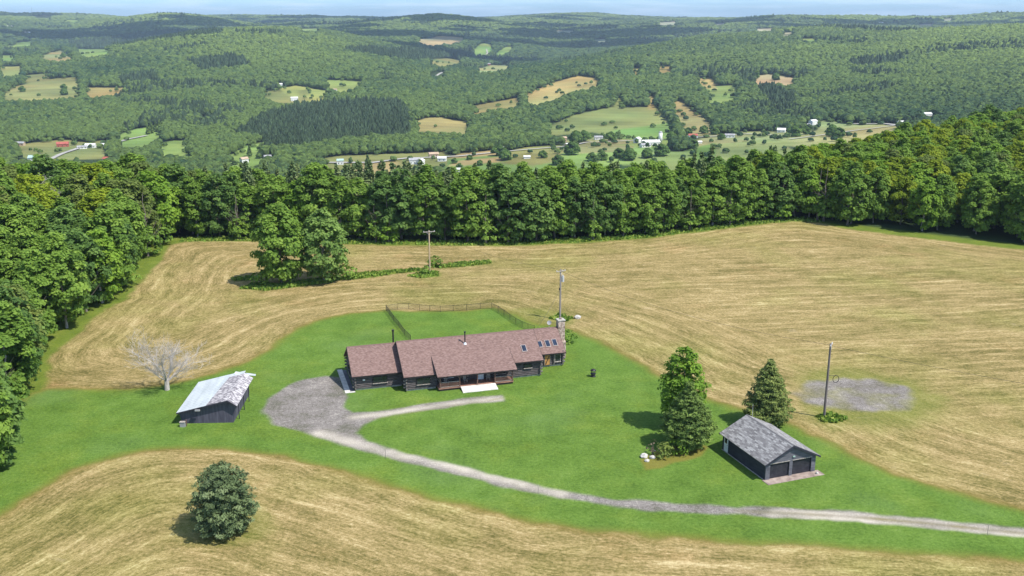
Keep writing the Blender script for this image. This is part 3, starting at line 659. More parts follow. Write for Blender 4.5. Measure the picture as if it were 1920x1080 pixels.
def build_far_wood():
    P = far_points(); x, y, s = P.T
    keep = ~((y < 620) & (y < np.interp(x / y, YPU, YPV) + 90))
    clear = np.zeros(len(x), bool)
    for Q, c in CLEARW:
        lo = Q.min(0) - 30; hi = Q.max(0) + 30; k = (x > lo[0]) & (x < hi[0]) & (y > lo[1]) & (y < hi[1])
        if k.any():
            dd = sdist(Q, x[k], y[k]) + 4 * fbm(x[k], y[k], 40, 2, 1); clear[np.where(k)[0][dd > -2]] = True
    zz = height(x, y)
    for hh_ in (5.0, 10.0, 15.0, 19.0):                                          # a clearing also wants no tall crowns along its lower side
        px, py = project(x, y, zz + hh_)
        for P_, c in CLEAR:
            Q = np.array(P_, float); lo = Q.min(0); hi = Q.max(0)
            k = (px > lo[0]) & (px < hi[0]) & (py > lo[1]) & (py < hi[1])
            if k.any(): clear[np.where(k)[0][inside(Q, px[k], py[k])]] = True
    for Q in ROADW: clear |= segdist(Q, x, y, False) < np.clip(y / 110, 12, 22)
    for hx, hy in HOUSEXY: clear |= (np.hypot(x - hx, (y - hy + 14) * 0.5) < 17 * max(1, hy / 2400))
    r = np.random.default_rng(5)
    edge = np.zeros(len(x), bool)
    for Q, c in CLEARW:
        k = (x > Q[:, 0].min() - 30) & (x < Q[:, 0].max() + 30) & (y > Q[:, 1].min() - 30) & (y < Q[:, 1].max() + 30)
        if k.any(): edge[np.where(k)[0][np.abs(segdist(Q, x[k], y[k])) < 13]] = True
    hedge = clear & (y < 3600) & ((r.random(len(x)) < 0.003) | (edge & (r.random(len(x)) < 0.06)))
    keep &= (~clear | hedge)
    con = np.zeros(len(x), bool)
    for Q in CONIF: con |= inside(Q, x, y)
    con |= (fbm(x, y, 260, 3, 4) > 0.42) & (r.random(len(x)) < 0.5)
    x, y, s, con = x[keep], y[keep], s[keep], con[keep]; n = len(x)
    z = height(x, y)
    rad = s * r.uniform(0.55, 1.12, n); hh = np.clip(s * 1.35, 10, 17) * r.uniform(0.8, 1.35, n)
    small = hedge[keep]; rad = np.where(small, rad * .62, rad); hh = np.where(small, hh * .55, hh)
    rad = np.where(con, rad * 0.72, rad); hh = np.where(con, hh * 1.35, hh)
    t = np.clip(0.5 + 0.8 * fbm(x, y, 420, 4, 2) + 0.5 * fbm(x, y, 1600, 2, 5) + 0.32 * r.standard_normal(n), 0, 1)[:, None]
    ridge = np.clip((z + 90) / 120, 0, 1)[:, None]
    ca = np.array((0.030, 0.064, 0.026)); cb = np.array((0.092, 0.140, 0.034))
    c = ca * (1 - t) + cb * t; c = c * (0.82 + 0.5 * ridge) + ridge * np.array((0.034, 0.024, 0.002))
    c = np.where(con[:, None], np.array((0.040, 0.064, 0.030)) * (1 + 0.2 * r.standard_normal(n))[:, None], c)
    A = np.column_stack([x, y, z, rad, hh, c, con.astype(float)])
    nr = (A[:, 1] < 1900) & (A[:, 1] > 1080); v2, f2 = ico(2); v1, f1 = ico(1)
    a, b_, c1 = blobs(A[nr], v2, f2, 1); d, e, c2 = blobs(A[~nr], v1, f1, 2)
    print('far crowns', nr.sum(), (~nr).sum())
    me = npmesh('distant_woodland', np.vstack([a, d]), np.vstack([b_, e + len(a)]), M['far_foliage'], False, col=np.vstack([c1, c2]))
    o = link('distant_woodland', me)
    tag(o, 'unbroken green woodland covering the valley sides and far hills', 'woodland', kind='stuff')

# far farmhouses, barns and sheds: px, py, width, depth, wall height, wall, roof, turn (degrees), name, label
FH = [(118, 275, 20, 12, 4.5, 'farred', 'farred', 20, 'barn', 'red barn with red roof beside the pale road at left of the valley'),
 (66, 304, 17, 12, 6, 'farwhite', 'fargreen', 5, 'farmhouse', 'white house with pale green roof just above the left woodland'),
 (203, 303, 14, 9, 4, 'farwhite', 'farred', -15, 'farmhouse', 'white house with dull red roof just above the left woodland'),
 (170, 277, 17, 10, 4, 'farwhite', 'farwhite', 10, 'farmhouse', 'white building with white roof right of the red barn'),
 (154, 279, 16, 8, 3, 'farwhite', 'fargrey', 25, 'farmhouse', 'long low white building between the red barn and the white roofed one'),
 (193, 276, 10, 8, 4, 'fargrey', 'farwhite', -10, 'farmhouse', 'small grey building with white roof at the road bend in the left valley'),
 (38, 273, 16, 9, 4, 'fartan', 'fargrey', 0, 'farmhouse', 'grey roofed tan house among trees at the far left of the valley'),
 (458, 305, 11, 9, 5, 'farwhite', 'fartan', 40, 'farmhouse', 'white gabled house below the sloping pasture with the lone tree'),
 (502, 299, 11, 8, 4, 'farwhite', 'fargrey', 20, 'farmhouse', 'white house with grey roof right of the sloping pasture'),
 (168, 319, 9, 8, 6, 'farwhite', 'fargrey', 0, 'farmhouse', 'narrow white house peeking between the left woodland treetops'),
 (638, 308, 10, 8, 5, 'farwhite', 'fargreen', 10, 'farmhouse', 'white house with green roof just above the pine tops'),
 (777, 307, 16, 10, 5, 'farwhite', 'fargrey', 10, 'farmhouse', 'white house with grey roof among trees by the valley road'),
 (789, 308, 9, 9, 5, 'farwhite', 'farwhite', 60, 'farmhouse', 'small all white gabled house beside the grey roofed white house'),
 (813, 294, 15, 9, 4, 'fartan', 'fartan', 15, 'barn', 'brown barn standing among valley trees above the white houses'),
 (829, 302, 13, 8, 4, 'farwhite', 'farwhite', -5, 'farmhouse', 'white building right of the brown barn'),
 (852, 322, 18, 7, 3, 'farwhite', 'farwhite', 3, 'shed', 'long low white shed at the edge of the green valley meadow'),
 (936, 284, 17, 9, 4, 'farwhite', 'farwhite', 40, 'farmhouse', 'white building above the tree clump in the middle of the valley'),
 (988, 297, 10, 5, 2.5, 'farwhite', 'farwhite', 5, 'trailer', 'tiny white trailer alone on the green valley meadow'),
 (1057, 266, 9, 8, 6, 'fartan', 'fartan', 20, 'farmhouse', 'tall tan house beside the clump of dark valley trees'),
 (1067, 276, 15, 8, 4, 'fartan', 'farwhite', 35, 'farmhouse', 'tan house with pale roof below the tall tan one'),
 (1122, 262, 15, 9, 4, 'farwhite', 'fargrey', 5, 'farmhouse', 'white house with grey roof under the trees at the valley road'),
 (1195, 268, 12, 10, 6, 'farwhite', 'farwhite', 60, 'farmhouse', 'white farmhouse at the left end of the dairy farm'),
 (1220, 272, 30, 12, 4.5, 'farwhite', 'farwhite', 8, 'barn', 'big white dairy barn beside the silo'),
 (1210, 276, 17, 9, 3.5, 'farwhite', 'fargrey', 20, 'barn', 'white annex with grey roof in front of the big white dairy barn'),
 (1273, 264, 15, 9, 4, 'farred', 'fargrey', 5, 'barn', 'red walled barn with grey roof right of the silo'),
 (1299, 259, 16, 9, 4.5, 'farwhite', 'farred', 0, 'farmhouse', 'white house with pinkish red roof beside the valley road'),
 (1308, 269, 14, 5, 2.5, 'farwhite', 'farwhite', 10, 'trailer', 'long white trailer below the pinkish roofed house'),
 (1368, 258, 17, 8, 4, 'farwhite', 'fargrey', -5, 'farmhouse', 'wide grey roofed white house on the tan strip right of the valley farm'),
 (1465, 248, 15, 11, 4, 'farwhite', 'farwhite', -20, 'farmhouse', 'white house at the foot of the wooded hill beside the pale strip'),
 (1524, 234, 15, 10, 6, 'farwhite', 'farwhite', 35, 'farmhouse', 'large white house against the dark foot of the wooded hill'),
 (1515, 237, 8, 7, 3, 'farwhite', 'fargrey', 10, 'shed', 'small white shed left of the large white house'),
 (1693, 234, 18, 9, 4, 'farwhite', 'farwhite', 10, 'barn', 'low white building left of the two red barns'),
 (1738, 221, 14, 10, 6, 'farwhite', 'farwhite', 10, 'farmhouse', 'white building behind the red barns near the right woodland'),
 (1725, 229, 20, 10, 4, 'farred', 'farred', 15, 'barn', 'larger red barn above the right woodland treetops'),
 (1743, 226, 14, 10, 4, 'farred', 'farred', 60, 'barn', 'smaller red barn beside the larger one, under the white building'),
 (1758, 91, 16, 12, 5, 'farwhite', 'fartan', 10, 'farmhouse', 'lone house with tan roof in a gap high on the right hillside'),
 (525, 161, 14, 10, 4, 'farwhite', 'farwhite', 10, 'farmhouse', 'white house at the left end of the yellow hillside meadow'),
 (552, 189, 18, 10, 6, 'farwhite', 'farwhite', 20, 'farmhouse', 'white house below the yellow hillside meadow'),
 (628, 171, 11, 8, 4, 'farwhite', 'fartan', 0, 'farmhouse', 'pale house at the right end of the yellow hillside meadow'),
 (720, 154, 15, 8, 4, 'farwhite', 'farwhite', 0, 'farmhouse', 'upper of two white houses on the wooded slope in mid valley'),
 (717, 164, 15, 8, 4, 'farwhite', 'farwhite', 30, 'farmhouse', 'lower of two white houses on the wooded slope in mid valley'),
 (907, 117, 26, 14, 8, 'farwhite', 'farwhite', 20, 'farmhouse', 'tallest white building of the far village'),
 (916, 122, 20, 12, 5, 'farred', 'fargrey', 0, 'farmhouse', 'reddish building in front of the tall white one in the far village'),
 (896, 123, 26, 12, 4, 'farwhite', 'fargrey', 5, 'farmhouse', 'long white building at the left of the far village'),
 (876, 121, 20, 12, 5, 'farwhite', 'farwhite', 15, 'farmhouse', 'separate white building left of the far village'),
 (347, 52, 36, 20, 8, 'farwhite', 'farwhite', 5, 'farmhouse', 'lone white building on the flank of the highest far hill'),
 (52, 64, 34, 18, 8, 'farwhite', 'farwhite', 25, 'farmhouse', 'white farm building on the dark slope at far left'),
 (18, 52, 40, 18, 8, 'farwhite', 'farwhite', 5, 'farmhouse', 'leftmost white building near the top of the far left hill'),
 (1650, 45, 50, 22, 8, 'farwhite', 'farwhite', 5, 'farmhouse', 'all white building starting the row on the far right ridge'),
 (1668, 46, 36, 20, 8, 'farwhite', 'fargrey', 5, 'farmhouse', 'grey roofed building ending the row on the far right ridge')]
HOUSEXY = []
FHP = [at(a[0], a[1]) for a in FH]
HOUSEXY = [(p.x, p.y) for p in FHP]
build_far_wood()
for a, p in zip(FH, FHP):
    px, py, w, d, h, wm, rm, rot, nm, lab = a; w *= .78; d *= .8
    o = thing(nm, lab, {'farmhouse': 'house', 'barn': 'barn', 'shed': 'shed', 'trailer': 'trailer'}[nm], p - Vector((0, 0, 1.0)), R(rot), 'buildings scattered along the valley')
    h = h + 1.0; rh = h + d * 0.28
    wlm = MB().box(-w / 2, w / 2, -d / 2, d / 2, 0, h)
    for sx in (-1, 1): wlm.prism([(sx * w / 2, -d / 2, h), (sx * w / 2, d / 2, h), (sx * w / 2, 0, rh - .1)], (-sx * 0.25, 0, 0))
    wlm.build('wall', M[wm], o)
    rf = MB(); e = 0.5
    for sy in (-1, 1): rf.slab((-w / 2 - e, sy * (d / 2 + e), h - .2), (w / 2 + e, sy * (d / 2 + e), h - .2), (w / 2 + e, 0, rh), (-w / 2 - e, 0, rh), 0.2)
    rf.build('roof', M[rm], o)
    if p.y < 2200 and nm != 'trailer':
        k = max(2, int(w / 4))
        for i in range(k):
            xx = -w / 2 + (i + 0.5) * w / k
            MB().box(xx - .5, xx + .5, -d / 2 - .06, -d / 2 + .02, 2.0, 3.4).build('window', M['glass'], o)
        MB().box(-w / 2 - .06, -w / 2 + .02, -.5, .5, 1.0, 3.1).build('door', M['darktrim'], o)
p = at(1238, 268)
o = thing('silo', 'tall pale silo with domed cap beside the big white dairy barn', 'silo', p)
MB().tube((0, 0, 0), (0, 0, 14), 2.6, 2.6, 16).build('wall', M['farwhite'], o, smooth=True)
MB().ring((0, 0, 14), [(2.7, 0), (2.3, 1.1), (1.3, 1.9), (0.05, 2.3)], 16).build('roof', M['fargrey'], o, smooth=True)
p = at(61, 30)
o = thing('radio_mast', 'thin radio mast rising above the far left ridge', 'mast', p)
hm = (elev_at(13, p.y) - p.z) if True else 50
hm = float(min(max(hm, 40), 160))
b = MB()
for k in range(3):
    an = k * 2.094; b.tube((2.0 * math.cos(an), 2.0 * math.sin(an), 0), (0.5 * math.cos(an), 0.5 * math.sin(an), hm), 0.35, 0.25, 5)
b.build('lattice', M['fargrey'], o)
b = MB()
for k in range(12):
    zz = hm * (k + .5) / 12; rr = 2.0 - 1.5 * zz / hm
    for q in range(3):
        a1, a2 = q * 2.094, (q + 1) * 2.094
        b.tube((rr * math.cos(a1), rr * math.sin(a1), zz), (rr * math.cos(a2), rr * math.sin(a2), zz + hm / 24), 0.18, 0.18, 4)
b.build('bracing', M['fargrey'], o)
# ------------------------------------------------------------------ trees
def quads(C, Nn, size, r, aspect=1.0):
    """one small leaf-clump face at every C, facing roughly Nn"""
    n = len(C); t = r.standard_normal((n, 3)); a = np.cross(Nn, t); a /= np.linalg.norm(a, axis=1)[:, None] + 1e-9
    b = np.cross(Nn, a); s = (size * r.uniform(0.65, 1.3, n))[:, None] * 0.5
    a = a * s * aspect; b = b * s / aspect
    bend = Nn * s * 0.35
    V = np.stack([C - a - b, C + a - b + bend * .5, C + a + b - bend, C - a + b + bend * .5], 1).reshape(-1, 3)
    return V, np.arange(n * 4).reshape(n, 4)
def unit(v): return v / (np.linalg.norm(v, axis=-1, keepdims=True) + 1e-9)
def broad_crown(name, seed, H, Rad, z0, nclump, leaves, leaf, material, clr=(1.0, 1.9), power=0.62, skew=0.8, open_=0.0):
    r = np.random.default_rng(seed); C = []; Nn = []; T = []
    # a few big limbs give the outline its bulges
    lobes = [(r.uniform(0, 6.28), r.uniform(0.15, 0.95), r.uniform(0.75, 1.2)) for _ in range(9)]
    for i in range(nclump):
        t = r.uniform(0.02, 1.0) ** 0.85; an = r.uniform(0, 2 * math.pi)
        prof = math.sin(math.pi * min(1, max(0.02, t * 0.92 + 0.06)) ** skew) ** power
        bulge = 1.0
        for la, lt, lm in lobes:
            d = abs((an - la + math.pi) % (2 * math.pi) - math.pi) / 0.9 + abs(t - lt) / 0.22
            if d < 1.4: bulge = max(0.72, bulge * (1 + (lm - 1) * (1 - d / 1.4)))
        rad = Rad * prof * bulge * r.uniform(0.55, 1.0) ** 0.5
        if i % 5 == 0: rad *= 0.45
        c = np.array([rad * math.cos(an), rad * math.sin(an), z0 + t * (H - z0) * 0.95])
        cr = r.uniform(*clr) * (0.75 if t > 0.85 else 1)
        if open_ and r.random() < open_: continue
        k = int(leaves * (cr / 1.4) ** 2)
        d = unit(r.standard_normal((k, 3))); d[:, 2] = np.where(d[:, 2] < -0.3, -d[:, 2], d[:, 2]); d = unit(d)
        out = unit(c - np.array([0, 0, z0 + (H - z0) * 0.45]))
        q = c + d * cr * (r.uniform(0.55, 1.05, (k, 1))) * np.array([1, 1, 0.78])
        C.append(q); Nn.append(unit(d * 0.8 + 0.55 * out + np.array([0, 0, 0.5]) + 0.38 * r.standard_normal((k, 3))))
        T.append(np.repeat(np.clip(0.5 + 0.17 * r.standard_normal(), 0, 1), k * 4) + 0.10 * np.repeat(r.standard_normal(k), 4))
    C = np.vstack(C); V, Fc = quads(C, np.vstack(Nn), leaf, r)
    return npmesh(name, V, Fc, material, False, tint=np.clip(np.concatenate(T), 0, 1))
def conifer_crown(name, seed, H, Rad, z0, tiers, per, leaf, material, shape='cone', droop=0.25, lift=0.15, aspect=1.5, dens=1.0):
    """boughs in whorls, each bough a flat spray of needle tufts that sags and turns up at the end"""
    r = np.random.default_rng(seed); C = []; Nn = []; T = []
    for i in range(tiers):
        t = (i + r.uniform(-.3, .3)) / tiers; t = min(max(t, 0.0), 0.985)
        if shape == 'cone': prof = (1 - t) ** 0.8 * min(1, 0.62 + t * 2.2)
        elif shape == 'egg': prof = math.sqrt(max(0.0, 1 - t ** 2.4)) * min(1, 0.8 + t * 0.9)
        elif shape == 'flame': prof = (1 - t ** 1.5) * min(1, 0.66 + t * 1.6)
        else: prof = (1 - t) ** 0.45 * (0.55 + 0.45 * math.sin(3 * t + 1))
        nb = max(4, int(per * (0.45 + 0.55 * prof)))
        a0 = r.uniform(0, 6.28)
        for j in range(nb):
            an = a0 + j * 2 * math.pi / nb + r.uniform(-.25, .25); L = max(0.5, Rad * prof * r.uniform(0.72, 1.12))
            k = max(6, int(dens * L * 13 / leaf * 0.35)); s = r.uniform(0.12, 1.0, k) ** 0.75
            wid = 0.26 * L * np.sin(np.pi * np.clip(s * 0.9 + 0.08, 0, 1)) + 0.12
            off = r.uniform(-1, 1, k) * wid
            zz = z0 + t * (H - z0) + lift * L * s - droop * L * s ** 2 + r.uniform(-.14, .14, k) + 0.3 * r.standard_normal() * 0.3
            x = s * L * math.cos(an) - off * math.sin(an); y = s * L * math.sin(an) + off * math.cos(an)
            C.append(np.stack([x, y, zz], 1))
            out = np.array([math.cos(an), math.sin(an), 0.0])
            Nn.append(unit(np.array([0, 0, 0.9]) + out * 0.55 + 0.55 * r.standard_normal((k, 3))))
            T.append(np.repeat(np.clip(0.42 + 0.2 * r.standard_normal() + 0.3 * (s - 0.5), 0, 1), 4))
    # leader
    k = int(30 * dens); s = r.uniform(0.9, 1.0, k); q = np.stack([r.normal(0, .15, k), r.normal(0, .15, k), z0 + (H - z0) * s], 1)
    C.append(q); Nn.append(unit(q * np.array([1, 1, 0]) + r.standard_normal((k, 3)) * .3)); T.append(np.full(k * 4, 0.5))
    V, Fc = quads(np.vstack(C), np.vstack(Nn), leaf, r, aspect)
    return npmesh(name, V, Fc, material, False, tint=np.clip(np.concatenate(T), 0, 1))
def trunk_mesh(name, seed, H, r0, material, limbs=7, top=0.85, first=0.2, spread=0.3):
    r = np.random.default_rng(seed); b = MB(); pts = [Vector((0, 0, -0.5))]
    n = 6
    for i in range(1, n + 1): pts.append(Vector((r.normal(0, .012 * H), r.normal(0, .012 * H), H * top * i / n)))
    for i in range(n): b.tube(pts[i], pts[i + 1], r0 * (1 - i / n) + .04, r0 * (1 - (i + 1) / n) + .04, 7, cap=False)
    for k in range(limbs):
        t = r.uniform(first, 0.8); i = min(n - 1, int(t * n)); p = pts[i].lerp(pts[i + 1], t * n - i)
        an = r.uniform(0, 6.28); L = H * spread * r.uniform(.6, 1) * (1.15 - t)
        m_ = p + Vector((math.cos(an) * L * .5, math.sin(an) * L * .5, L * .35)); e = p + Vector((math.cos(an) * L, math.sin(an) * L, L * .95))
        b.tube(p, m_, r0 * .42 * (1.1 - t), r0 * .26 * (1.1 - t), 5, cap=False); b.tube(m_, e, r0 * .26 * (1.1 - t), .03, 5, cap=False)
    me_o = b.build(name, material); me = me_o.data; bpy.data.objects.remove(me_o); return me
# wood-edge kinds: crown mesh, trunk mesh, name, phrase
KIND = {}
def kind(key, crown, trunk, nm, phrase, H): KIND[key] = dict(c=crown, t=trunk, nm=nm, ph=phrase, H=H)
TK = [trunk_mesh('trunk', 40 + i, 18, 0.28, M['bark'] if i != 1 else M['palebark'], 8, 0.8, 0.15) for i in range(3)]
TP = trunk_mesh('trunk', 50, 19, 0.24, M['palebark'], 6, 0.95, 0.55, 0.12)
kind('mid', broad_crown('crown', 1, 19, 5.0, 1.2, 105, 68, 0.47, M['leaf_mid']), TK[0], 'broadleaf_tree', 'mid green leafy', 19)
kind('mid2', broad_crown('crown', 2, 20, 4.3, 1.0, 95, 68, 0.47, M['leaf_mid'], skew=0.95), TK[1], 'broadleaf_tree', 'mid green leafy', 20)
kind('bright', broad_crown('crown', 3, 17, 4.8, 0.8, 95, 68, 0.47, M['leaf_bright'], skew=1.0), TK[1], 'broadleaf_tree', 'fresh light green leafy', 17)
kind('yellow', broad_crown('crown', 4, 18, 5.1, 1.2, 95, 70, 0.47, M['leaf_yellow'], clr=(1.1, 2.0)), TK[0], 'broadleaf_tree', 'yellow green leafy', 18)
kind('dark', broad_crown('crown', 5, 20, 4.8, 1.0, 105, 68, 0.47, M['leaf_dark'], skew=0.9), TK[2], 'broadleaf_tree', 'dark green leafy', 20)
kind('dark2', broad_crown('crown', 6, 18, 5.2, 1.0, 105, 68, 0.47, M['leaf_dark'], clr=(0.9, 1.6)), TK[0], 'broadleaf_tree', 'dark green leafy', 18)
kind('olive', broad_crown('crown', 8, 18, 4.9, 2.2, 90, 60, 0.47, M['leaf_olive'], clr=(0.8, 1.5), open_=0.1), TK[1], 'broadleaf_tree', 'thin olive green leafy', 18)
kind('pine', conifer_crown('crown', 9, 20, 2.9, 7.5, 16, 8, 0.6, M['needle_pine'], 'flame', 0.1, 0.3, 1.5, 1.3), TP, 'pine_tree', 'brownish green tall pine', 20)
kind('pine2', conifer_crown('crown', 10, 21, 2.5, 9.5, 14, 7, 0.6, M['needle_pine'], 'cone', 0.1, 0.3, 1.5, 1.3), TP, 'pine_tree', 'brownish green tall pine', 21)
kind('shrub', broad_crown('crown', 12, 6, 2.6, 0.2, 45, 36, 0.5, M['leaf_bright'], clr=(0.6, 1.1)), TK[0], 'edge_shrub', 'low bushy green', 6)
kind('shrub2', broad_crown('crown', 13, 7, 2.8, 0.2, 45, 36, 0.5, M['leaf_mid'], clr=(0.6, 1.1)), TK[0], 'edge_shrub', 'low bushy green', 7)
print('crown quads', {k: len(v['c'].polygons) for k, v in KIND.items()})

def wood_points():
    r = np.random.default_rng(21); pts = []
    # front row follows the edge of the woods, the rest fills in behind on a jittered lattice
    E_ = WOODS[:27]
    for i in range(len(E_) - 1):
        a, b = E_[i], E_[i + 1]; L = np.hypot(*(b - a)); nn = max(1, int(round(L / 5.6)))
        tn = (b - a) / L; nv = np.array([-tn[1], tn[0]])
        if not inside(WOODS, np.array([(a + b)[0] / 2 + nv[0] * 3]), np.array([(a + b)[1] / 2 + nv[1] * 3]))[0]: nv = -nv
        for k in range(nn):
            q = a + (b - a) * (k + .5 + r.uniform(-.25, .25)) / nn + nv * (r.uniform(2.0, 4.5) if i > 11 else r.uniform(0.2, 2.2)); pts.append((q[0], q[1], 0))
            if r.random() < (0.42 if i > 12 else 0.15): q = a + (b - a) * r.random() + nv * r.uniform(-0.5, 1.0); pts.append((q[0], q[1], 2))
    g = 6.6
    for yy in np.arange(60, 640, g):
        for xx in np.arange(-420, 420, g):
            q = (xx + r.uniform(-.42, .42) * g, yy + r.uniform(-.42, .42) * g)
            if abs(q[0]) < 0.72 * q[1] + 10 and q[1] < np.interp(q[0] / q[1], YPU, YPV) + 95: pts.append((q[0], q[1], 1))
    P = np.array(pts); d = sdist(WOODS, P[:, 0], P[:, 1])
    k = (P[:, 2] != 1) | (d > 6.0); P = P[k]; d = d[k]
    # thin crowding
    keep = np.ones(len(P), bool); o = np.argsort(P[:, 2], kind='stable')
    XY = P[:, :2]
    for a in range(len(P)):
        if P[a, 2] == 1:
            dd = np.hypot(*(XY[P[:, 2] == 0] - XY[a]).T)
            if dd.min() < 4.2: keep[a] = False
    return P[keep], d[keep]
WP, WD = wood_points()
def pick_kind(x, y, row, r):
    u = x / y; p = r.random()
    if row == 2: return 'shrub' if p < 0.35 and u > -0.25 else 'shrub2'
    n1 = float(vnoise(np.array([x]), np.array([y]), 22, 5)[0]) + 0.5 * float(vnoise(np.array([x]), np.array([y]), 9, 6)[0])
    px, py = project(x, y, 10.0)
    if y > 215 and 380 < px < 820 and (row == 1) and WDcur > 9 and p < 0.85: return 'pine' if p < 0.45 else 'pine2'
    if y > 215 and 820 < px < 1500 and WDcur > 16 and p < 0.30: return 'pine' if p < 0.15 else 'pine2'
    if px > 1380:                                                    # brighter mixed wood on the right
        if WDcur > 14: w = (('yellow', .44), ('bright', .22), ('mid', .14), ('olive', .12), ('dark', .08))
        else: w = (('yellow', .24), ('bright', .24), ('mid', .20), ('mid2', .12), ('dark2', .10), ('olive', .10))
    elif px < 320:
        if y > 215: w = (('yellow', .36), ('olive', .22), ('mid', .22), ('bright', .12), ('dark', .08))
        else: w = (('mid', .32), ('mid2', .20), ('dark', .08), ('dark2', .12), ('olive', .12), ('bright', .16))
    elif px < 480: w = (('dark', .4), ('mid2', .35), ('olive', .25))
    else: w = (('dark', .16), ('dark2', .18), ('mid', .30), ('mid2', .16), ('bright', .16), ('yellow', .04))
    q = (p * 0.6 + 0.4 * (0.5 + 0.5 * n1)) % 1.0; s = 0
    for k, v in w:
        s += v
        if q < s: return k
    return w[0][0]
r = np.random.default_rng(33)
ITEMS = []
for (x, y, row), dwd in zip(WP, WD):
    WDcur = dwd; k = pick_kind(x, y, row, r)
    sc = r.uniform(0.86, 1.12)
    px, py = project(x, y, 0.0)
    base = 1.0
    if px < 330 and y < 215: base = 0.76 + 0.12 * min(1, max(0, (y - 120) / 90))     # younger wood along the left side
    if 1380 < px < 1700 and row == 0: base = 0.9
    if row == 0 and k not in ('shrub', 'shrub2') and r.random() < .3: base *= .82
    if px > 1380 and row == 1: base = 0.86
    if 330 < px < 1380 and y > 215: base *= 0.93 if row == 0 else 0.84
    ITEMS.append([x, y, hz(x, y), k, sc * base, r.uniform(0, 6.28), px, row, dwd])
vis = []
for i, it in enumerate(ITEMS):
    x, y, z, k, s, rz, px, row, dwd = it; H = KIND[k]['H'] * s
    tx, ty = project(x, y, z + H)
    if -60 < tx < 1980:
        sl = 55 - (55 - (z + H)); depth = math.hypot(x, y)
        score = (1.0 if row == 0 else 0.75 if row == 2 else 0.72 if dwd < 14 else 0.5 if dwd < 24 else 0.3) * H / depth
        vis.append((score * (0.5 if row == 2 else 1), i))
vis.sort(reverse=True); NB = 0; NP = 0; NS = 0; indiv = set()
for sc_, i in vis:
    nm = KIND[ITEMS[i][3]]['nm']
    if nm == 'broadleaf_tree' and NB < 285: NB += 1; indiv.add(i)
    elif nm == 'pine_tree' and NP < 110: NP += 1; indiv.add(i)
    elif nm == 'edge_shrub' and NS < 75: NS += 1; indiv.add(i)
print('wood trees', len(ITEMS), 'individual', len(indiv))
def region(px, y):
    if px < 330 and y < 215: return 'left wood', 'left wood'
    if px < 480: return 'back left wood', 'back left wood'
    if px < 1380: return 'back tree line', 'back tree line'
    return 'right wood', 'right wood'
def ordn(n): return str(n) + ('th' if 10 <= n % 100 <= 20 else {1: 'st', 2: 'nd', 3: 'rd'}.get(n % 10, 'th'))
PROTO = {}
for i in sorted(indiv):
    x, y, z, k, s, rz, px, row, dwd = ITEMS[i]; K = KIND[k]
    where, grp = region(px, y)
    front = {0: 'standing in the front row', 1: 'standing behind the front row', 2: 'growing at the foot of the trees'}[int(row)]
    if k in PROTO: o = copy_tree(PROTO[k])
    else:
        o = thing(K['nm'], None, None); t = link('trunk', K['t'], o); c = link('crown', K['c'], o); PROTO[k] = o
    ph = K['ph'] + (' shrub' if row == 2 else '' if 'pine' in K['ph'] else ' tree')
    sib = sorted((ITEMS[q][6], q) for q in indiv if ITEMS[q][7] == row and region(ITEMS[q][6], ITEMS[q][1])[0] == where and (row == 0 or KIND[ITEMS[q][3]]['ph'] == K['ph']))
    nth = ordn([q for _, q in sib].index(i) + 1)
    if row == 2: lab = '%s, %s from left along the foot of the %s' % (ph, nth, where)
    elif row == 0: lab = '%s, %s from left in front row of %s' % (ph, nth, where)
    else: lab = '%s, %s of its kind from left behind %s edge' % (ph, nth, where)
    tag(o, lab, 'shrub' if row == 2 else 'tree', '%s trees, %s, %s' % (K['ph'], grp, {0: 'front', 1: 'behind', 2: 'shrubs'}[int(row)]))
    o.location = (x, y, z - 0.15); o.rotation_euler = (0, 0, rz); o.scale = (s * r.uniform(.92, 1.1), s * r.uniform(.92, 1.1), s)
